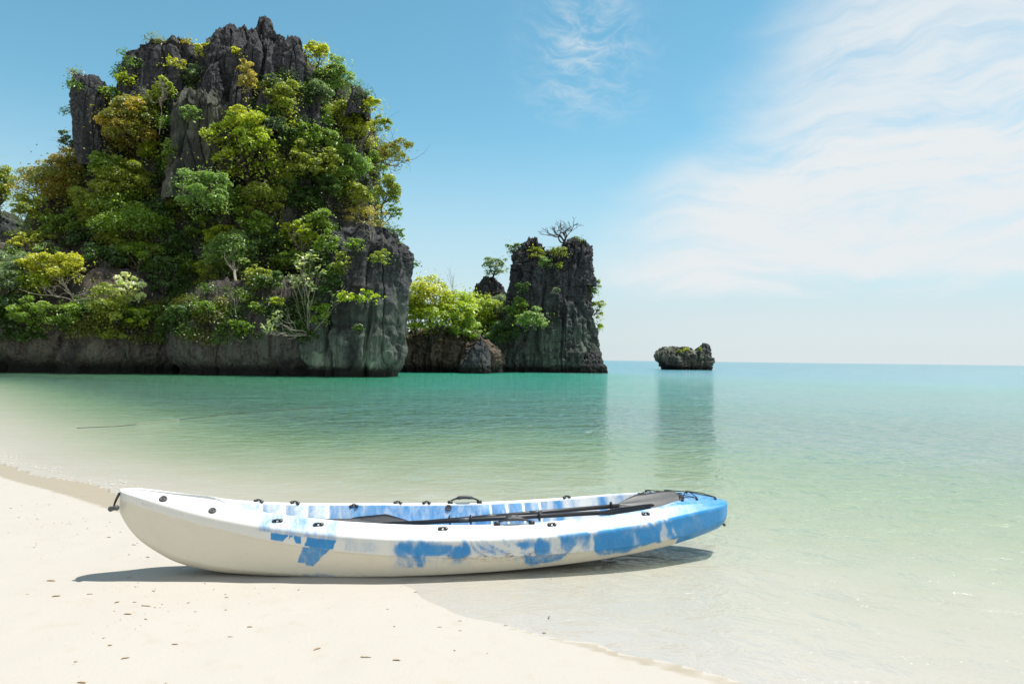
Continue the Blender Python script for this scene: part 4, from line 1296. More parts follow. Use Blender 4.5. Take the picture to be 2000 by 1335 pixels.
nearside = (KV[:, 1] < -0.001) & (zn < 1.001)
rim = (zn >= 0.93) & (zn <= 2.06)
rimN, rimF = rim & (KV[:, 1] < 0), rim & (KV[:, 1] >= 0)
bandf = fC(tt)
isband = nearside & (KV[:, 2] > bandf)
fine = fbm(KV[:, 0] * 9, KV[:, 1] * 9, KV[:, 2] * 4, 4, 63)
strk = fbm(KV[:, 0] * 16, KV[:, 1] * 3, KV[:, 2] * 3, 4, 64)
for val, poly in [
        (1.0, [(528, 1022), (562, 1024), (567, 1040), (557, 1052), (553, 1056), (530, 1054)]),
        (0.95, [(567, 1030), (592, 1034), (587, 1061), (576, 1060), (574, 1047), (564, 1050)]),
        (1.0, [(605, 1035), (663, 1042), (649, 1073), (594, 1064)]),
        (0.72, [(591, 1066), (643, 1072), (612, 1105), (580, 1098)]),
        (0.30, [(678, 1046), (740, 1048), (738, 1080), (672, 1074)]),
        (0.95, [(767, 1048), (905, 1048), (903, 1086), (773, 1084)]),
        (0.25, [(812, 1052), (824, 1052), (808, 1084), (800, 1084)]),
        (0.62, [(773, 1086), (836, 1088), (831, 1105), (788, 1111), (766, 1106)]),
        (0.28, [(836, 1088), (925, 1088), (920, 1104), (835, 1105)]),
        (0.45, [(590, 1119), (655, 1122), (655, 1127), (590, 1123)]),
        (0.35, [(905, 1050), (1000, 1050), (1000, 1085), (905, 1086)]),
        (0.80, [(1003, 1046), (1046, 1046), (1043, 1070), (1006, 1066)]),
        (1.0, [(1048, 1040), (1077, 1040), (1074, 1082), (1044, 1080)]),
        (0.85, [(1090, 1036), (1119, 1036), (1117, 1078), (1094, 1078)]),
        (0.62, [(1005, 1088), (1111, 1079), (1098, 1093), (1033, 1105), (1026, 1098)]),
        (0.55, [(1163, 1076), (1250, 1064), (1244, 1074), (1163, 1086)]),
        (1.0, [(1155, 1034), (1240, 1022), (1290, 1010), (1440, 950), (1440, 1030), (1376, 1035), (1320, 1052), (1246, 1066), (1163, 1078)]),
        (0.25, [(1222, 1030), (1236, 1028), (1250, 1064), (1236, 1066)]),
        (0.15, [(1288, 1018), (1299, 1024), (1312, 1054), (1290, 1058)]),
        (0.35, [(1308, 1022), (1316, 1026), (1323, 1048), (1312, 1052)])]:
    m = nearside & inpoly(sx, sy, poly)
    blue[m] = val
blue = blue + isband * (tt > 0.6) * (blue < 0.2) * 0.25 * np.clip(strk, 0, 1)
# rims
rb = np.interp(tt, [0, .195, .205, .33, .345, .5, .62, .80, .86, .90, 1], [0, 0, .40, .40, .14, .16, .32, .46, .62, .82, .95])
blue = np.where(rimN, np.clip(rb + 0.22 * strk + 0.15 * fine, 0, 1), blue)
rf = np.interp(tt, [0, .36, .40, .50, .60, .75, .85, .92, 1], [0, .02, .14, .08, .10, .18, .45, .70, .95])
blue = np.where(rimF, np.clip(rf + 0.25 * strk + 0.1 * fine, 0, 1) * (tt > .2), blue)
m = rimN & inpoly(sx, sy, [(1268, 996), (1290, 990), (1309, 1024), (1294, 1022)])
blue[m] = 0.08
fo = (KV[:, 1] >= 0) & (zn < 0.93)
blue = np.where(fo, np.clip(smooth01(tt + 0.4 * strk, 0.35, 0.6), 0, 1), blue)
gb = blue.reshape(nt, KNR)
for _ in range(2):
    gb = (np.roll(gb, 1, 1) + gb * 2 + np.roll(gb, -1, 1)) / 4
    gp = np.pad(gb, ((2, 2), (0, 0)), 'edge')
    gb = (gp[:-4] + gp[1:-3] + gp[2:-2] + gp[3:-1] + gp[4:]) / 5
blue = np.where(tt < .37, blue, gb.ravel())
sl = KV[:, 0] + 0.45 * KV[:, 2]
swl = fbm(sl * 13 + 1.5 * vnoise(sl * 6, KV[:, 2] * 8, 0, 70), KV[:, 1] * 1.5, KV[:, 2] * 2.4, 4, 67)
gw = np.where(nearside, blue, 0).reshape(nt, KNR)
for _ in range(5):
    gp = np.pad(gw, ((9, 9), (0, 0)), 'edge')
    gw = sum(gp[q:q + nt] for q in range(0, 19, 3)) / 7
    gw = (np.roll(gw, 2, 1) + gw * 2 + np.roll(gw, -2, 1)) / 4
wide = gw.ravel()
aft = nearside * smooth01(tt, .36, .42)
blue = blue + aft * (0.75 * swl * smooth01(wide, 0.05, 0.4) + 0.60 * np.clip(swl + 0.12, 0, 1) * isband)
blue = np.where(aft > 0.5, np.maximum(blue + 0.12 * (wide > 0.3), 0.62 * wide), blue)
blue = np.where(nearside & (tt > .87), np.maximum(blue, 0.92 + 0.2 * swl), blue)
ins = zn > 2.06
iv = np.interp(tt, [0, .15, .16, .17, .295, .31, .42, .54, .55, .67, .70, .83, .86, .92, 1], [0, 0, .04, .42, .48, .60, .70, .62, .66, .62, .38, .38, .50, .75, .95])
stp = np.zeros(len(tt))
for c0, c1 in ((0.165, 0.300), (0.548, 0.668)):
    q = (tt - c0) / (c1 - c0) * 4.0
    stp = np.where((tt > c0) & (tt < c1) & ((q % 1.0) > 0.84), 1, stp)
iv = iv * (1 - 0.85 * stp)
iv = iv + (tt > .68) * (tt < .84) * 0.5 * np.clip(vnoise(tt * 60, 0, 0, 66), -0.3, 1)
blue = np.where(ins, np.clip(iv + 0.14 * strk + 0.08 * fine, 0, 1), blue)
dirt = smooth01(tt, .43, .50) * smooth01(tt, .74, .60) * np.exp(-((KV[:, 2] - bandf - 0.004) / 0.030) ** 2) * (nearside)
dirt = dirt + 0.35 * nearside * smooth01(KV[:, 2] - fK(tt), 0.075, 0.0) * smooth01(tt, 0.08, 0.25)
kattr = {'bounce_cream': np.where(zn < 1.0, np.where(KV[:, 2] < bandf, 1.0, 0.35), 0.0), 'blue': np.clip(blue, 0, 1), 'dirt': np.clip(dirt, 0, 1)}  # cream tone paints the warm bounce of the sand into the hull sides

kay_m, t = new_mat('kayak_plastic')
co = t.n('ShaderNodeTexCoord').outputs['Object']
bl = t.n('ShaderNodeAttribute', attribute_name='blue').outputs['Fac']
di_ = t.n('ShaderNodeAttribute', attribute_name='dirt').outputs['Fac']
na = t.noise(t.mapping(co, (1, 0.5, 0.45), (0, math.radians(18), 0)), 26, 6, 0.68, 0.8)
nb_ = t.noise(co, 14, 5, 0.6)
nc = t.noise(t.mapping(co, (0.25, 1, 1)), 120, 4, 0.7)
f = t.math('ADD', bl, t.math('MULTIPLY', t.math('MULTIPLY_ADD', na, 1.0, -0.5), t.math('MULTIPLY', t.step(bl, 0.0, 0.15), 0.9)), clamp=True)
f = t.math('ADD', t.math('MULTIPLY', t.step(f, 0.20, 0.80), 0.60), t.math('MULTIPLY', f, 0.40), clamp=True)
bounce_cream = t.n('ShaderNodeAttribute', attribute_name='bounce_cream').outputs['Fac']
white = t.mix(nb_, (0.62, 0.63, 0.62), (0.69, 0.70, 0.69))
white = t.mix(bounce_cream, white, t.mix(nb_, (0.60, 0.56, 0.45), (0.67, 0.63, 0.52)))  # light bounced up from the sand, put into the white base colour
bluec = t.mix(nb_, (0.008, 0.165, 0.43), (0.024, 0.265, 0.57))
c = t.mix(f, white, bluec)
c = t.mix(t.math('MULTIPLY', di_, t.step(nc, 0.50, 0.62, 0.0, 0.9)), c, (0.13, 0.075, 0.04))
c = t.mix(t.step(t.noise(co, 70, 3, 0.5), 0.68, 0.74, 0.0, 0.35), c, (0.30, 0.27, 0.23))
scr = t.noise(t.mapping(co, (1.2, 9, 60), (0, math.radians(4), 0)), 5.0, 5, 0.7)
c = t.mix(t.step(scr, 0.60, 0.68, 0.0, 0.30), c, (0.36, 0.33, 0.27))
c = t.mix(t.step(t.noise(co, 3.5, 6, 0.7), 0.52, 0.72, 0.0, 0.22), c, (0.42, 0.37, 0.28))
p = t.n('ShaderNodeBsdfPrincipled')
t.link(c, p.inputs['Base Color'])
t.link(t.math('MULTIPLY_ADD', nb_, 0.25, 0.28), p.inputs['Roughness'])
p.inputs['Specular IOR Level'].default_value = 0.42
p.inputs['Subsurface Weight'].default_value = 0.0
bp = t.n('ShaderNodeBump')
bp.inputs['Strength'].default_value = 0.10
bp.inputs['Distance'].default_value = 0.004
t.link(t.math('ADD', nb_, t.math('MULTIPLY', nc, 0.3)), bp.inputs['Height'])
t.link(bp.outputs[0], p.inputs['Normal'])
t.link(p.outputs[0], t.n('ShaderNodeOutputMaterial').inputs[0])

# split the moulding into hull and deck along the rim edge (same skin, two parts that meet at the band)
fz = zn[KF]
isdeck = fz.min(1) >= 0.999


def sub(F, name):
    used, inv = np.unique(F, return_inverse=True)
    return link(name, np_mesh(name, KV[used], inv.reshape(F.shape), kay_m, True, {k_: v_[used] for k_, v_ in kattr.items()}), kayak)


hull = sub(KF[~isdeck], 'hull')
deck = sub(KF[isdeck], 'deck')
KBVH = BVHTree.FromPolygons(KW.tolist(), KF.tolist())


def kcast(x, y):
    d = Vector(ray(x, y)).normalized()
    hit, nr_, ix, ds = KBVH.ray_cast(Vector(CAM), d, 30)
    if hit is None:
        return None, None
    hl = np.array(KMI @ hit)
    nl = np.array(KMI.to_3x3() @ nr_)
    if nl @ np.array(KMI.to_3x3() @ Vector(-d)) < 0:
        nl = -nl
    return hl, nl / np.linalg.norm(nl)


def kplane(x, y, off):
    """Point of the kayak's frame seen at (x, y) lying on the lengthwise plane at lateral offset off."""
    o = np.array(KMI @ Vector(CAM))
    d = np.array(KMI.to_3x3() @ Vector(ray(x, y)))
    return o + d * ((off - o[1]) / d[1])


black_m = simple_mat('black_plastic', (0.022, 0.022, 0.024), 0.42, 0.3, 60)
worn_m = simple_mat('worn_black_plastic', (0.065, 0.066, 0.070), 0.5, 0.35, 40)
metal_m = simple_mat('steel', (0.45, 0.45, 0.44), 0.3, 0.15, 60)
metal_m.node_tree.nodes['Principled BSDF'].inputs['Metallic'].default_value = 1.0
cord_m = simple_mat('black_cord', (0.018, 0.017, 0.018), 0.8, 0.4, 200)


def frame_on(p, n, along=(1, 0, 0)):
    n = Vector(n).normalized()
    a = Vector(along)
    a = (a - n * a.dot(n)).normalized()
    b = n.cross(a)
    return Matrix(((a.x, b.x, n.x, p[0]), (a.y, b.y, n.y, p[1]), (a.z, b.z, n.z, p[2]), (0, 0, 0, 1)))


def ring_pts(r, h, n=14, rx=1.0):
    return [(r * rx * math.cos(2 * math.pi * q / n), r * math.sin(2 * math.pi * q / n), h) for q in range(n)]


def lathe(s, prof_, n=14, cx=0.0, cy=0.0):
    V, F = [], []
    for r, h in prof_:
        for q in range(n):
            V.append((cx + r * math.cos(2 * math.pi * q / n), cy + r * math.sin(2 * math.pi * q / n), h))
    for i in range(len(prof_) - 1):
        for q in range(n):
            F.append((i * n + q, i * n + (q + 1) % n, (i + 1) * n + (q + 1) % n, (i + 1) * n + q))
    F.append(tuple((len(prof_) - 1) * n + q for q in range(n)))
    s.add(V, F)


# pad eyes: two screw bosses with a raised loop between them
s = Soup()
lathe(s, [(0.0125, -.004), (0.0125, .005), (0.010, .008), (0.005, .0085)], 12, -0.018)
lathe(s, [(0.0125, -.004), (0.0125, .005), (0.010, .008), (0.005, .0085)], 12, 0.018)
s.tube([(-0.018, 0, .006), (-0.010, 0, .011), (0, 0, .0135), (0.010, 0, .011), (0.018, 0, .006)], 0.005, 6)
pad_me = s.mesh('pad_eye', black_m)
s = Soup()
lathe(s, [(0.0045, .0082), (0.0045, .0098), (0.002, .0105)], 8)
screw_me = s.mesh('screw', metal_m)
s = Soup()
lathe(s, [(0.022, -.004), (0.022, .004), (0.019, .009), (0.013, .010), (0.012, .006), (0.006, .006), (0.005, .011), (0.002, .012)], 18)
plug_me = s.mesh('drain_plug', worn_m)

for (x, y) in [(542, 1017), (622, 1024), (865, 1032), (1078, 1024), (1261, 1003), (691, 988), (833, 982), (1107, 969), (1253, 964), (505, 976), (576, 979), (777, 980)]:
    h, n_ = kcast(x, y)
    k_ = 0
    while h is None and k_ < 10:
        k_ += 1
        h, n_ = kcast(x, y + k_)
    if h is None:
        continue
    if abs(n_[2]) < 0.45:
        n_ = np.array([0, -0.2, 0.97])
    o = link('pad_eye', pad_me, kayak)
    o.matrix_local = frame_on(h, n_)
    for q in (-0.018, 0.018):
        link('screw', screw_me, o, (q, 0, 0))
for (x, y) in [(319, 974), (415, 997), (876, 991)]:
    h, n_ = kcast(x, y)
    if h is not None:
        o = link('drain_plug', plug_me, kayak)
        o.matrix_local = frame_on(h, n_)


def carry_handle(p0, p1, up_):
    p0, p1 = np.array(p0), np.array(p1)
    d = p1 - p0
    root_s = Soup()
    u_ = np.array([0, 0, 1.0])
    for q in (p0, p1):
        root_s.add([q + np.array(v) for v in ((-.018, -.012, -.004), (.018, -.012, -.004), (.018, .012, -.004), (-.018, .012, -.004), (-.014, -.009, .012), (.014, -.009, .012), (.014, .009, .012), (-.014, .009, .012))],
                   [(0, 3, 2, 1), (4, 5, 6, 7), (0, 1, 5, 4), (1, 2, 6, 5), (2, 3, 7, 6), (3, 0, 4, 7)])
    arc = [p0 + d * q + u_ * (up_ * math.sin(math.pi * min(max(q, 0), 1)) ** 0.7 + 0.006) for q in np.linspace(0.02, 0.98, 13)]
    root_s.tube(arc, [0.006] * 3 + [0.0085] * 7 + [0.006] * 3, 8)
    h_ = link('carry_handle', root_s.mesh('carry_handle', black_m), kayak)
    g = Soup()
    g.tube(arc[3:10], [0.011, 0.0125, 0.0125, 0.0125, 0.0125, 0.0125, 0.011], 10)
    link('grip', g.mesh('grip', worn_m), h_)


pa_, _ = kcast(879, 981)
pb_, _ = kcast(936, 980)
if pa_ is not None and pb_ is not None:
    carry_handle(pa_, pb_, 0.030)
pa_, _ = kcast(972, 1028)
pb_, _ = kcast(1040, 1026)
pa_, pb_ = pa_ + np.array([0, .02, .012]), pb_ + np.array([0, .02, .012])
carry_handle(pa_, pb_, 0.022)

# bow toggle on its cord, stern toggle
def toggle(anchor_a, anchor_b, low, axis, r=0.016, L=0.062):
    a, b, l = (np.array(q) for q in (anchor_a, anchor_b, low))
    s_ = Soup()
    ax_ = np.array(axis, float)
    ax_ /= np.linalg.norm(ax_)
    s_.tube([l - ax_ * L / 2, l - ax_ * L * .40, l - ax_ * L * .15, l + ax_ * L * .15, l + ax_ * L * .40, l + ax_ * L / 2],
            [r * .75, r, r * .78, r * .78, r, r * .75], 10)
    h_ = link('toggle_handle', s_.mesh('toggle_handle', worn_m), kayak)
    s_ = Soup()
    for q in (a, b):
        mid = (q + l) / 2 + np.array([-.010, -.012, .012])
        s_.tube([q, q * .7 + mid * .3 + np.array([-.012, 0, .012]), mid, l + np.array([0, 0, r * .8])], 0.0042, 6)
    link('cord', s_.mesh('cord', cord_m), h_)


h1_ = kplane(246, 960, -0.012)
lo = kplane(222, 992, -0.06)
toggle(h1_, h1_ + np.array([-.012, -.006, -.006]), lo, (0.8, -0.5, 0.25))
h2_ = kplane(1412, 1008, -0.02)
lo2 = kplane(1411, 1021, -0.03)
toggle(h2_ + np.array([0.002, 0, .012]), h2_ + np.array([.014, 0, .008]), lo2, (0.7, -0.3, -0.6), 0.011, 0.05)
# moulded slot on the bow band
h3_, n3_ = kcast(287, 985)
if h3_ is not None:
    s = Soup()
    m_ = frame_on(h3_, n3_, (1, 0, -0.22))
    V = [(-.026, -.006, .0012), (.026, -.006, .0012), (.026, .006, .0012), (-.026, .006, .0012), (-.022, -.0035, -.004), (.022, -.0035, -.004), (.022, .0035, -.004), (-.022, .0035, -.004)]
    s.add([tuple(m_ @ Vector(v)) for v in V], [(0, 1, 5, 4), (1, 2, 6, 5), (2, 3, 7, 6), (3, 0, 4, 7), (4, 5, 6, 7)])
    link('slot', s.mesh('slot', simple_mat('slot_shell', (0.52, 0.53, 0.48), 0.5, 0.1, 20), False), kayak)

# bungee lacing on the stern deck
def deckpt(x, y, lift=0.010):
    h, n_ = kcast(x, y)
    k_ = 0
    while h is None and k_ < 14:
        k_ += 1
        h, n_ = kcast(x, y + k_)
    return h + np.array([0, 0, lift])


BL = [(1262, 959), (1299, 959), (1340, 961), (1397, 975), (1361, 976), (1333, 978), (1322, 967)]
hooks = [deckpt(*q) for q in BL]
cords = [((1264, 959), (1300, 964), (1332, 967)), ((1300, 959), (1345, 964), (1395, 974)), ((1300, 959), (1322, 968), (1334, 978)), ((1341, 961), (1361, 975)),
         ((1341, 960), (1370, 966), (1397, 974)), ((1322, 968), (1345, 972), (1361, 976)), ((1339, 962), (1333, 977)), ((1264, 960), (1276, 967), (1284, 964))]
s = Soup()
for cpts in cords:
    P_ = [deckpt(*q, 0.014) for q in cpts]
    if len(P_) == 2:
        P_ = [P_[0], (P_[0] + P_[1]) / 2 + np.array([0, 0, .006]), P_[1]]
    s.tube(P_, 0.0034, 6)
bung = link('bungee_cord', s.mesh('bungee_cord', cord_m), kayak)
s = Soup()
lathe(s, [(0.010, -.012), (0.010, -.004), (0.007, .004), (0.003, .006)], 10)
hook_me = s.mesh('lashing_hook', black_m)
for q in hooks:
    o = link('lashing_hook', hook_me, kayak)
    o.location = q


# ------------------------------------------------------------------ paddles (lying in the cockpit)
def paddle(A, B, lab, bladeA, bladeB, tiltA, tiltB, rings):
    """A, B: shaft ends in the kayak frame; blades continue beyond the ends."""
    A, B = np.array(A, float), np.array(B, float)
    root = empty('paddle', (0, 0, 0), lab, 'paddle', 'paddles lying in the kayak')
    root.matrix_world = KM @ Matrix.Translation(A)
    d = B - A
    L = np.linalg.norm(d)
    d = d / L
    s_ = Soup()
    s_.tube([d * 0, d * L * .5, d * L], 0.0148, 12)
    link('shaft', s_.mesh('shaft', black_m), root)
    for q in rings:
        s_ = Soup()
        c_ = d * L * q
        s_.tube([c_ - d * .012, c_ - d * .006, c_, c_ + d * .004], [0.017, 0.030, 0.033, 0.018], 14)
        link('drip_ring', s_.mesh('drip_ring', black_m), root)
    for q0, q1 in ((0.34, 0.40), (0.56, 0.62)):
        s_ = Soup()
        s_.tube([d * L * q0, d * L * q1], 0.0168, 12)
        link('grip', s_.mesh('grip', worn_m), root)
    for end, dirn, (bl_, bw), tilt in ((d * 0, -d, bladeA, tiltA), (d * L, d, bladeB, tiltB)):
        dirn = np.array(dirn) + np.array(tilt[3:6])
        dirn /= np.linalg.norm(dirn)
        nrm_ = np.array(tilt[:3], float)
        nrm_ = nrm_ - dirn * (nrm_ @ dirn)
        nrm_ /= np.linalg.norm(nrm_)
        sd_ = np.cross(dirn, nrm_)
        V, F = [], []
        nu, nv = 16, 9
        for face in (1, -1):
            for i in range(nu):
                u_ = i / (nu - 1)
                w0 = bw * 0.5 * min(1, 0.20 + 2.2 * u_ ** 0.9) * math.sqrt(max(1 - max(0, (u_ - 0.62) / 0.39) ** 2.4, 0.0))
                for j in range(nv):
                    v_ = j / (nv - 1) * 2 - 1
                    spoon = 0.028 * (u_ ** 2) - 0.010 * (1 - v_ * v_) * math.sin(math.pi * min(u_, 1))
                    rib = 0.012 * math.exp(-(v_ * 5) ** 2) * (1 - u_)
                    th_ = 0.0035 * (1 - v_ * v_) + 0.0012 + rib
                    asym = 0.012 * u_ * (1 if v_ > 0 else -1)
                    V.append(end + dirn * (u_ * bl_ * (1 + asym)) + sd_ * v_ * w0 + nrm_ * (spoon + face * th_))
        off = nu * nv
        for i in range(nu - 1):
            for j in range(nv - 1):
                a_ = i * nv + j
                F.append((a_, a_ + 1, a_ + nv + 1, a_ + nv))
                F.append((off + a_, off + a_ + nv, off + a_ + nv + 1, off + a_ + 1))
        edge_ = [i * nv for i in range(nu)] + [(nu - 1) * nv + j for j in range(1, nv)] + [i * nv + nv - 1 for i in range(nu - 2, -1, -1)] + [j for j in range(nv - 2, 0, -1)]
        for q in range(len(edge_)):
            a_, b_ = edge_[q], edge_[(q + 1) % len(edge_)]
            F.append((a_, a_ + off, b_ + off, b_))
        s_ = Soup()
        s_.add(V, F)
        link('blade', s_.mesh('blade', worn_m), root)
    return root


paddle(kplane(800, 1022, 0.03), kplane(1208, 987, -0.03), 'paddle lying uppermost in the kayak with its grey blade raised over the blue stern deck', (0.44, 0.17), (0.46, 0.175),
       (0.1, -0.75, 0.65, 0, 0, -0.04), (-0.05, -0.45, 0.88, 0, 0, 0.015), (0.185, 0.965))
paddle(kplane(745, 1024, -0.07), kplane(1166, 1001, -0.11), 'lower paddle with a flat dark blade, nearer to the near side of the kayak', (0.42, 0.17), (0.40, 0.16),
       (0, -0.3, 0.95, 0, 0, -0.02), (0.0, 0.55, 0.85, 0, 0, 0.0), (0.40, 0.72))

# ------------------------------------------------------------------ rope on the water
rope_m = simple_mat('old_rope', (0.05, 0.048, 0.035), 0.9, 0.3, 60)
pts = []
for q, (x, y) in enumerate([(150, 836), (230, 833), (300, 825), (380, 816), (460, 808), (540, 801), (600, 797), (650, 795)]):
    d = ray(x, y)
    P_ = CAM + d * (-EYE / d[2])
    pts.append(np.array([P_[0], P_[1], 0.006]) + np.array([0, 0.05 * math.sin(q * 2.1), 0]))
s = Soup()
fine_ = []
for i in range(len(pts) - 1):
    for q in np.linspace(0, 1, 8, endpoint=False):
        fine_.append(pts[i] + (pts[i + 1] - pts[i]) * q )
s.tube(fine_, 0.0055, 5)
r_ = link('mooring_rope', s.mesh('mooring_rope', rope_m))
tag(r_, 'thin dark mooring rope floating on the shallow green water below the big cliff', 'rope')
s = Soup()
s.tube(fine_[12:22], 0.0062, 5)
link('rope_cover', s.mesh('rope_cover', simple_mat('pale_rope', (0.26, 0.25, 0.19), 0.9, 0.2, 60)), r_)

# ------------------------------------------------------------------ litter on the sand
litter_m = [simple_mat('dry_leaf', (0.40, 0.30, 0.19), 0.8, 0.4, 80), simple_mat('driftwood', (0.42, 0.34, 0.24), 0.85, 0.3, 60),
            simple_mat('coral_bit', (0.40, 0.31, 0.21), 0.9, 0.3, 90), simple_mat('green_leaf', (0.17, 0.19, 0.05), 0.7, 0.3, 60)]


def on_sand(x, y):
    z = 0.03
    for _ in range(8):
        d = ray(x, y)
        P_ = CAM + d * ((z - EYE) / d[2])
        z = float(ground_z(P_[0], P_[1]))
    return np.array([P_[0], P_[1], max(z, 0.0)])


def leaf_bit(L, wd, rng):
    s_ = Soup()
    V, F = [], []
    nu = 7
    for i in range(nu):
        u_ = i / (nu - 1)
        w0 = wd * math.sin(math.pi * (0.06 + 0.90 * u_)) ** 0.8
        zc_ = 0.0018 + L * 0.12 * (u_ - 0.5) ** 2 + rng.uniform(0, .001)
        yo = L * 0.10 * math.sin(u_ * 4)
        V += [((u_ - .5) * L, yo - w0, zc_ + w0 * .55), ((u_ - .5) * L, yo, zc_), ((u_ - .5) * L, yo + w0, zc_ + w0 * .5),
              ((u_ - .5) * L, yo + w0, zc_ + w0 * .5 - .0012), ((u_ - .5) * L, yo, zc_ - .0012), ((u_ - .5) * L, yo - w0, zc_ + w0 * .55 - .0012)]
    for i in range(nu - 1):
        for j in range(6):
            F.append((i * 6 + j, (i + 1) * 6 + j, (i + 1) * 6 + (j + 1) % 6, i * 6 + (j + 1) % 6))
    F += [tuple(range(6)), tuple((nu - 1) * 6 + j for j in range(5, -1, -1))]
    s_.add(V, F)
    return s_


def twig_bit(L, r, rng):
    s_ = Soup()
    P_ = bend((-L / 2, 0, r * .8), (L / 2, 0, r * .8), rng, 0.07, 7)
    for q in P_:
        q[2] = r * .8 + abs(q[2] - r * .8) * 0.5
    s_.tube(P_, np.linspace(r, r * .5, 7), 6)
    s_.tube([P_[3], P_[3] + np.array([L * .12, L * .12, r])], [r * .6, r * .3], 5)
    return s_


def coral_bit(L, rng):
    s_ = Soup()
    s_.tube([(-L / 2, 0, L * .16), (-L * .1, L * .06, L * .22), (L * .2, -L * .03, L * .2), (L / 2, L * .08, L * .14)], [L * .12, L * .2, L * .17, L * .08], 7)
    s_.tube([(0, 0, L * .2), (L * .1, L * .3, L * .2)], [L * .13, L * .07], 6)
    return s_


LITTER = [  # x, y, kind, length, turn, label
    (213, 1049, 'leaf', .050, 0.2, 'curled greenish leaf on dry sand left of the bow, farthest from the water litter'),
    (262, 1064, 'twig', .055, -0.3, 'curved brown twig on the sand close beside the bow curve'),
    (289, 1088, 'coral', .034, 0.4, 'small brown coral crumb just above the tip of the kayak shadow'),
    (252, 1083, 'coral', .022, 0.1, 'tiny brown crumb left of the coral crumb above the kayak shadow'),
    (100, 1134, 'leaf', .085, 0.1, 'torn straw-coloured leaf on sand left of the kayak shadow tip'),
    (110, 1164, 'leaf', .070, 0.5, 'crumpled brown leaf below the kayak shadow tip'),
    (176, 1160, 'twig', .050, 0.2, 'short crooked twig below the thin end of the kayak shadow'),
    (229, 1176, 'coral', .038, 0.9, 'brown coral lump on the sand below the kayak shadow, left of the straight twig'),
    (286, 1183, 'twig', .085, -0.1, 'straight brown twig with one hooked end on the sand below the bow shadow'),
    (250, 1199, 'leaf', .065, 0.2, 'thin brown curled leaf just below the straight twig'),
    (300, 1154, 'leaf', .040, -0.4, 'small tan leaf between the kayak shadow and the straight twig'),
    (285, 1209, 'coral', .024, 0.0, 'brown crumb below the thin curled leaf'),
    (215, 1260, 'coral', .028, 0.3, 'dark brown crumb in the lower left sand'),
    (245, 1285, 'leaf', .055, 0.7, 'broken brown leaf in the lower left sand'),
    (148, 1292, 'coral', .022, 0.5, 'darkest small crumb near the lower left corner'),
    (160, 1333, 'leaf', .060, 0.1, 'brown leaf cut by the bottom edge at the left'),
    (488, 1224, 'leaf', .045, 0.3, 'brown leaf alone on clean sand below the middle of the hull'),
    (450, 1243, 'twig', .036, 0.1, 'small brown splinter left of the lone leaf below the hull'),
    (342, 1258, 'leaf', .048, 0.2, 'tan leaf on sand below the bow shadow, halfway to the bottom edge'),
    (620, 1267, 'leaf', .060, 0.9, 'dull greenish curled leaf on the sand under the middle of the hull'),
    (812, 1156, 'twig', .035, 0.0, 'little straw bit just below the shadow where the water begins'),
    (899, 1212, 'twig', .030, 0.0, 'upper of the two dark splinters near the thin water edge'),
    (899, 1231, 'twig', .026, 0.1, 'lower of the two dark splinters near the thin water edge'),
    (859, 1224, 'twig', .034, -0.1, 'brown splinter left of the two dark splinters'),
    (770, 1223, 'coral', .018, 0.0, 'tiny orange-brown crumb on clean sand below the hull shadow'),
    (988, 1221, 'twig', .030, 0.0, 'brown splinter right at the edge of the thin water'),
    (715, 1283, 'twig', .075, 0.0, 'long thin straw on the sand near the bottom middle'),
    (775, 1289, 'leaf', .060, 0.1, 'half-buried tan leaf right of the long thin straw'),
    (1073, 1207, 'green', .045, 1.4, 'yellow-green leaf lying in the thin water right of the kayak shadow'),
    (1076, 1135, 'coral', .024, 0.1, 'orange-brown crumb in the thin water close to the hull'),
    (757, 1189, 'twig', .024, -0.2, 'pale splinter on sand just under the hull shadow'),
    (1063, 1236, 'coral', .030, 0.3, 'whitish brown coral bit on the edge of the thin water'),
]
rng = np.random.default_rng(5)
for (x, y, kd, L_, turn, lab) in LITTER:
    L_ *= 0.58
    if kd in ('leaf', 'green'):
        s_, mm, nm, ct_ = leaf_bit(L_, L_ * .16, rng), litter_m[3 if kd == 'green' else 0], 'fallen_leaf', 'leaf'
    elif kd == 'twig':
        s_, mm, nm, ct_ = twig_bit(L_, L_ * .05 + .0012, rng), litter_m[1], 'twig', 'twig'
    else:
        s_, mm, nm, ct_ = coral_bit(L_, rng), litter_m[2], 'coral_fragment', 'coral'
    o = link(nm, s_.mesh(nm, mm), None, on_sand(x, y))
    o.rotation_euler[2] = turn
    tag(o, lab, ct_, 'litter lying on the beach')

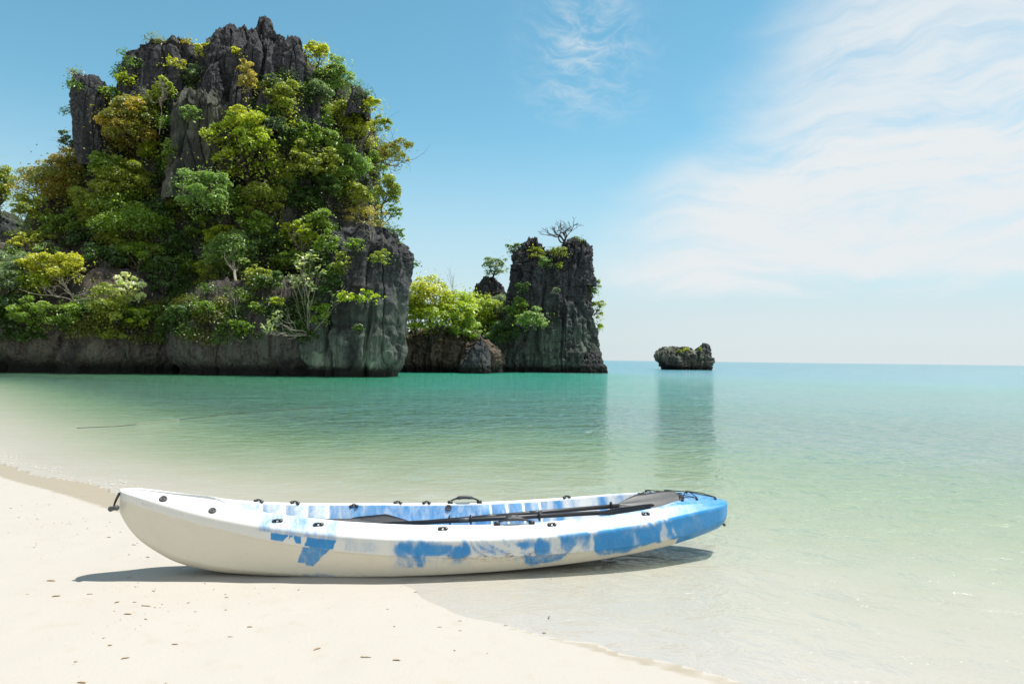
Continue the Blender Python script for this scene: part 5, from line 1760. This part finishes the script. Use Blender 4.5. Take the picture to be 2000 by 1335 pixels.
# lacy foam left along the waterline at the left
n = 800
seg = rng.random(n)
wl = np.array([(-8.2, 10.2), (-6.08, 8.16), (-4.66, 7.12), (-3.9, 6.61), (-3.51, 6.31), (-2.9, 5.85)])
wq = np.r_[0, np.cumsum(np.hypot(*np.diff(wl, axis=0).T))]
FXc, FYc = np.interp(seg * wq[-1], wq, wl[:, 0]), np.interp(seg * wq[-1], wq, wl[:, 1])
off = np.abs(rng.normal(0, 0.11, n)) + 0.02 + 0.10 * vnoise(FXc * 1.5, FYc * 1.5, 0, 91)
FXc, FYc = FXc + 0.58 * off, FYc + 0.80 * off
V, F = [], []
hexa = np.array([(math.cos(q * math.pi / 3), math.sin(q * math.pi / 3), 0) for q in range(6)] + [(0, 0, 0.5)])
hf = np.array([(q, (q + 1) % 6, 6) for q in range(6)])
for i in range(n):
    sz = 0.003 + 0.008 * rng.random() ** 2
    V.append(hexa * np.array([sz * rng.uniform(1, 2.6), sz, sz * 0.5]) + np.array([FXc[i], FYc[i], max(float(0.001), 0.001)]))
    F.append(hf + 7 * i)
fo_ = link('foam', np_mesh('foam', np.concatenate(V), np.concatenate(F), simple_mat('foam', (0.50, 0.47, 0.41), 0.8, 0.1, 30), True))
fo_['kind'] = 'stuff'
fo_['label'] = 'thin lace of foam along the waterline left of the kayak bow'
fo_['category'] = 'foam'

# crumbs too small to tell apart
n = 2600
q = rng.random((n, 2))
X = -4.2 + q[:, 0] * 6.0
Y = 1.9 + q[:, 1] * 4.6
dn = smooth01(fbm(X * 1.2, Y * 1.2, 0, 3, 71), -0.1, 0.35) * smooth01(X, 0.2, -2.0) + 0.12
s0 = shore_dist(X, Y)
m = (rng.random(n) < dn) & (s0 < -0.08)
X, Y = X[m], Y[m]
Z = ground_z(X, Y)
V, F = [], []
octa = np.array([(1, 0, 0), (0, 1, 0), (-1, 0, 0), (0, -1, 0), (0, 0, 1), (0, 0, -0.6)], float)
of = np.array([(0, 1, 4), (1, 2, 4), (2, 3, 4), (3, 0, 4), (1, 0, 5), (2, 1, 5), (3, 2, 5), (0, 3, 5)])
for i in range(len(X)):
    sz = 0.0018 + 0.005 * rng.random() ** 3
    an = rng.random() * 3
    st = np.array([rng.uniform(0.8, 2.4), 0.8, 0.55]) * sz
    v = octa * st * rng.uniform(0.7, 1.2, (6, 1))
    V.append(np.c_[v[:, 0] * math.cos(an) - v[:, 1] * math.sin(an), v[:, 0] * math.sin(an) + v[:, 1] * math.cos(an), v[:, 2]] + np.array([X[i], Y[i], Z[i] + sz * .3]))
    F.append(of + 6 * i)
cr_ = link('beach_crumbs', np_mesh('beach_crumbs', np.concatenate(V), np.concatenate(F), simple_mat('crumbs', (0.42, 0.33, 0.22), 0.9, 0.5, 20), False))
cr_['kind'] = 'stuff'
cr_['label'] = 'scattered tiny crumbs of leaf, shell and coral on the dry sand'
cr_['category'] = 'beach litter'
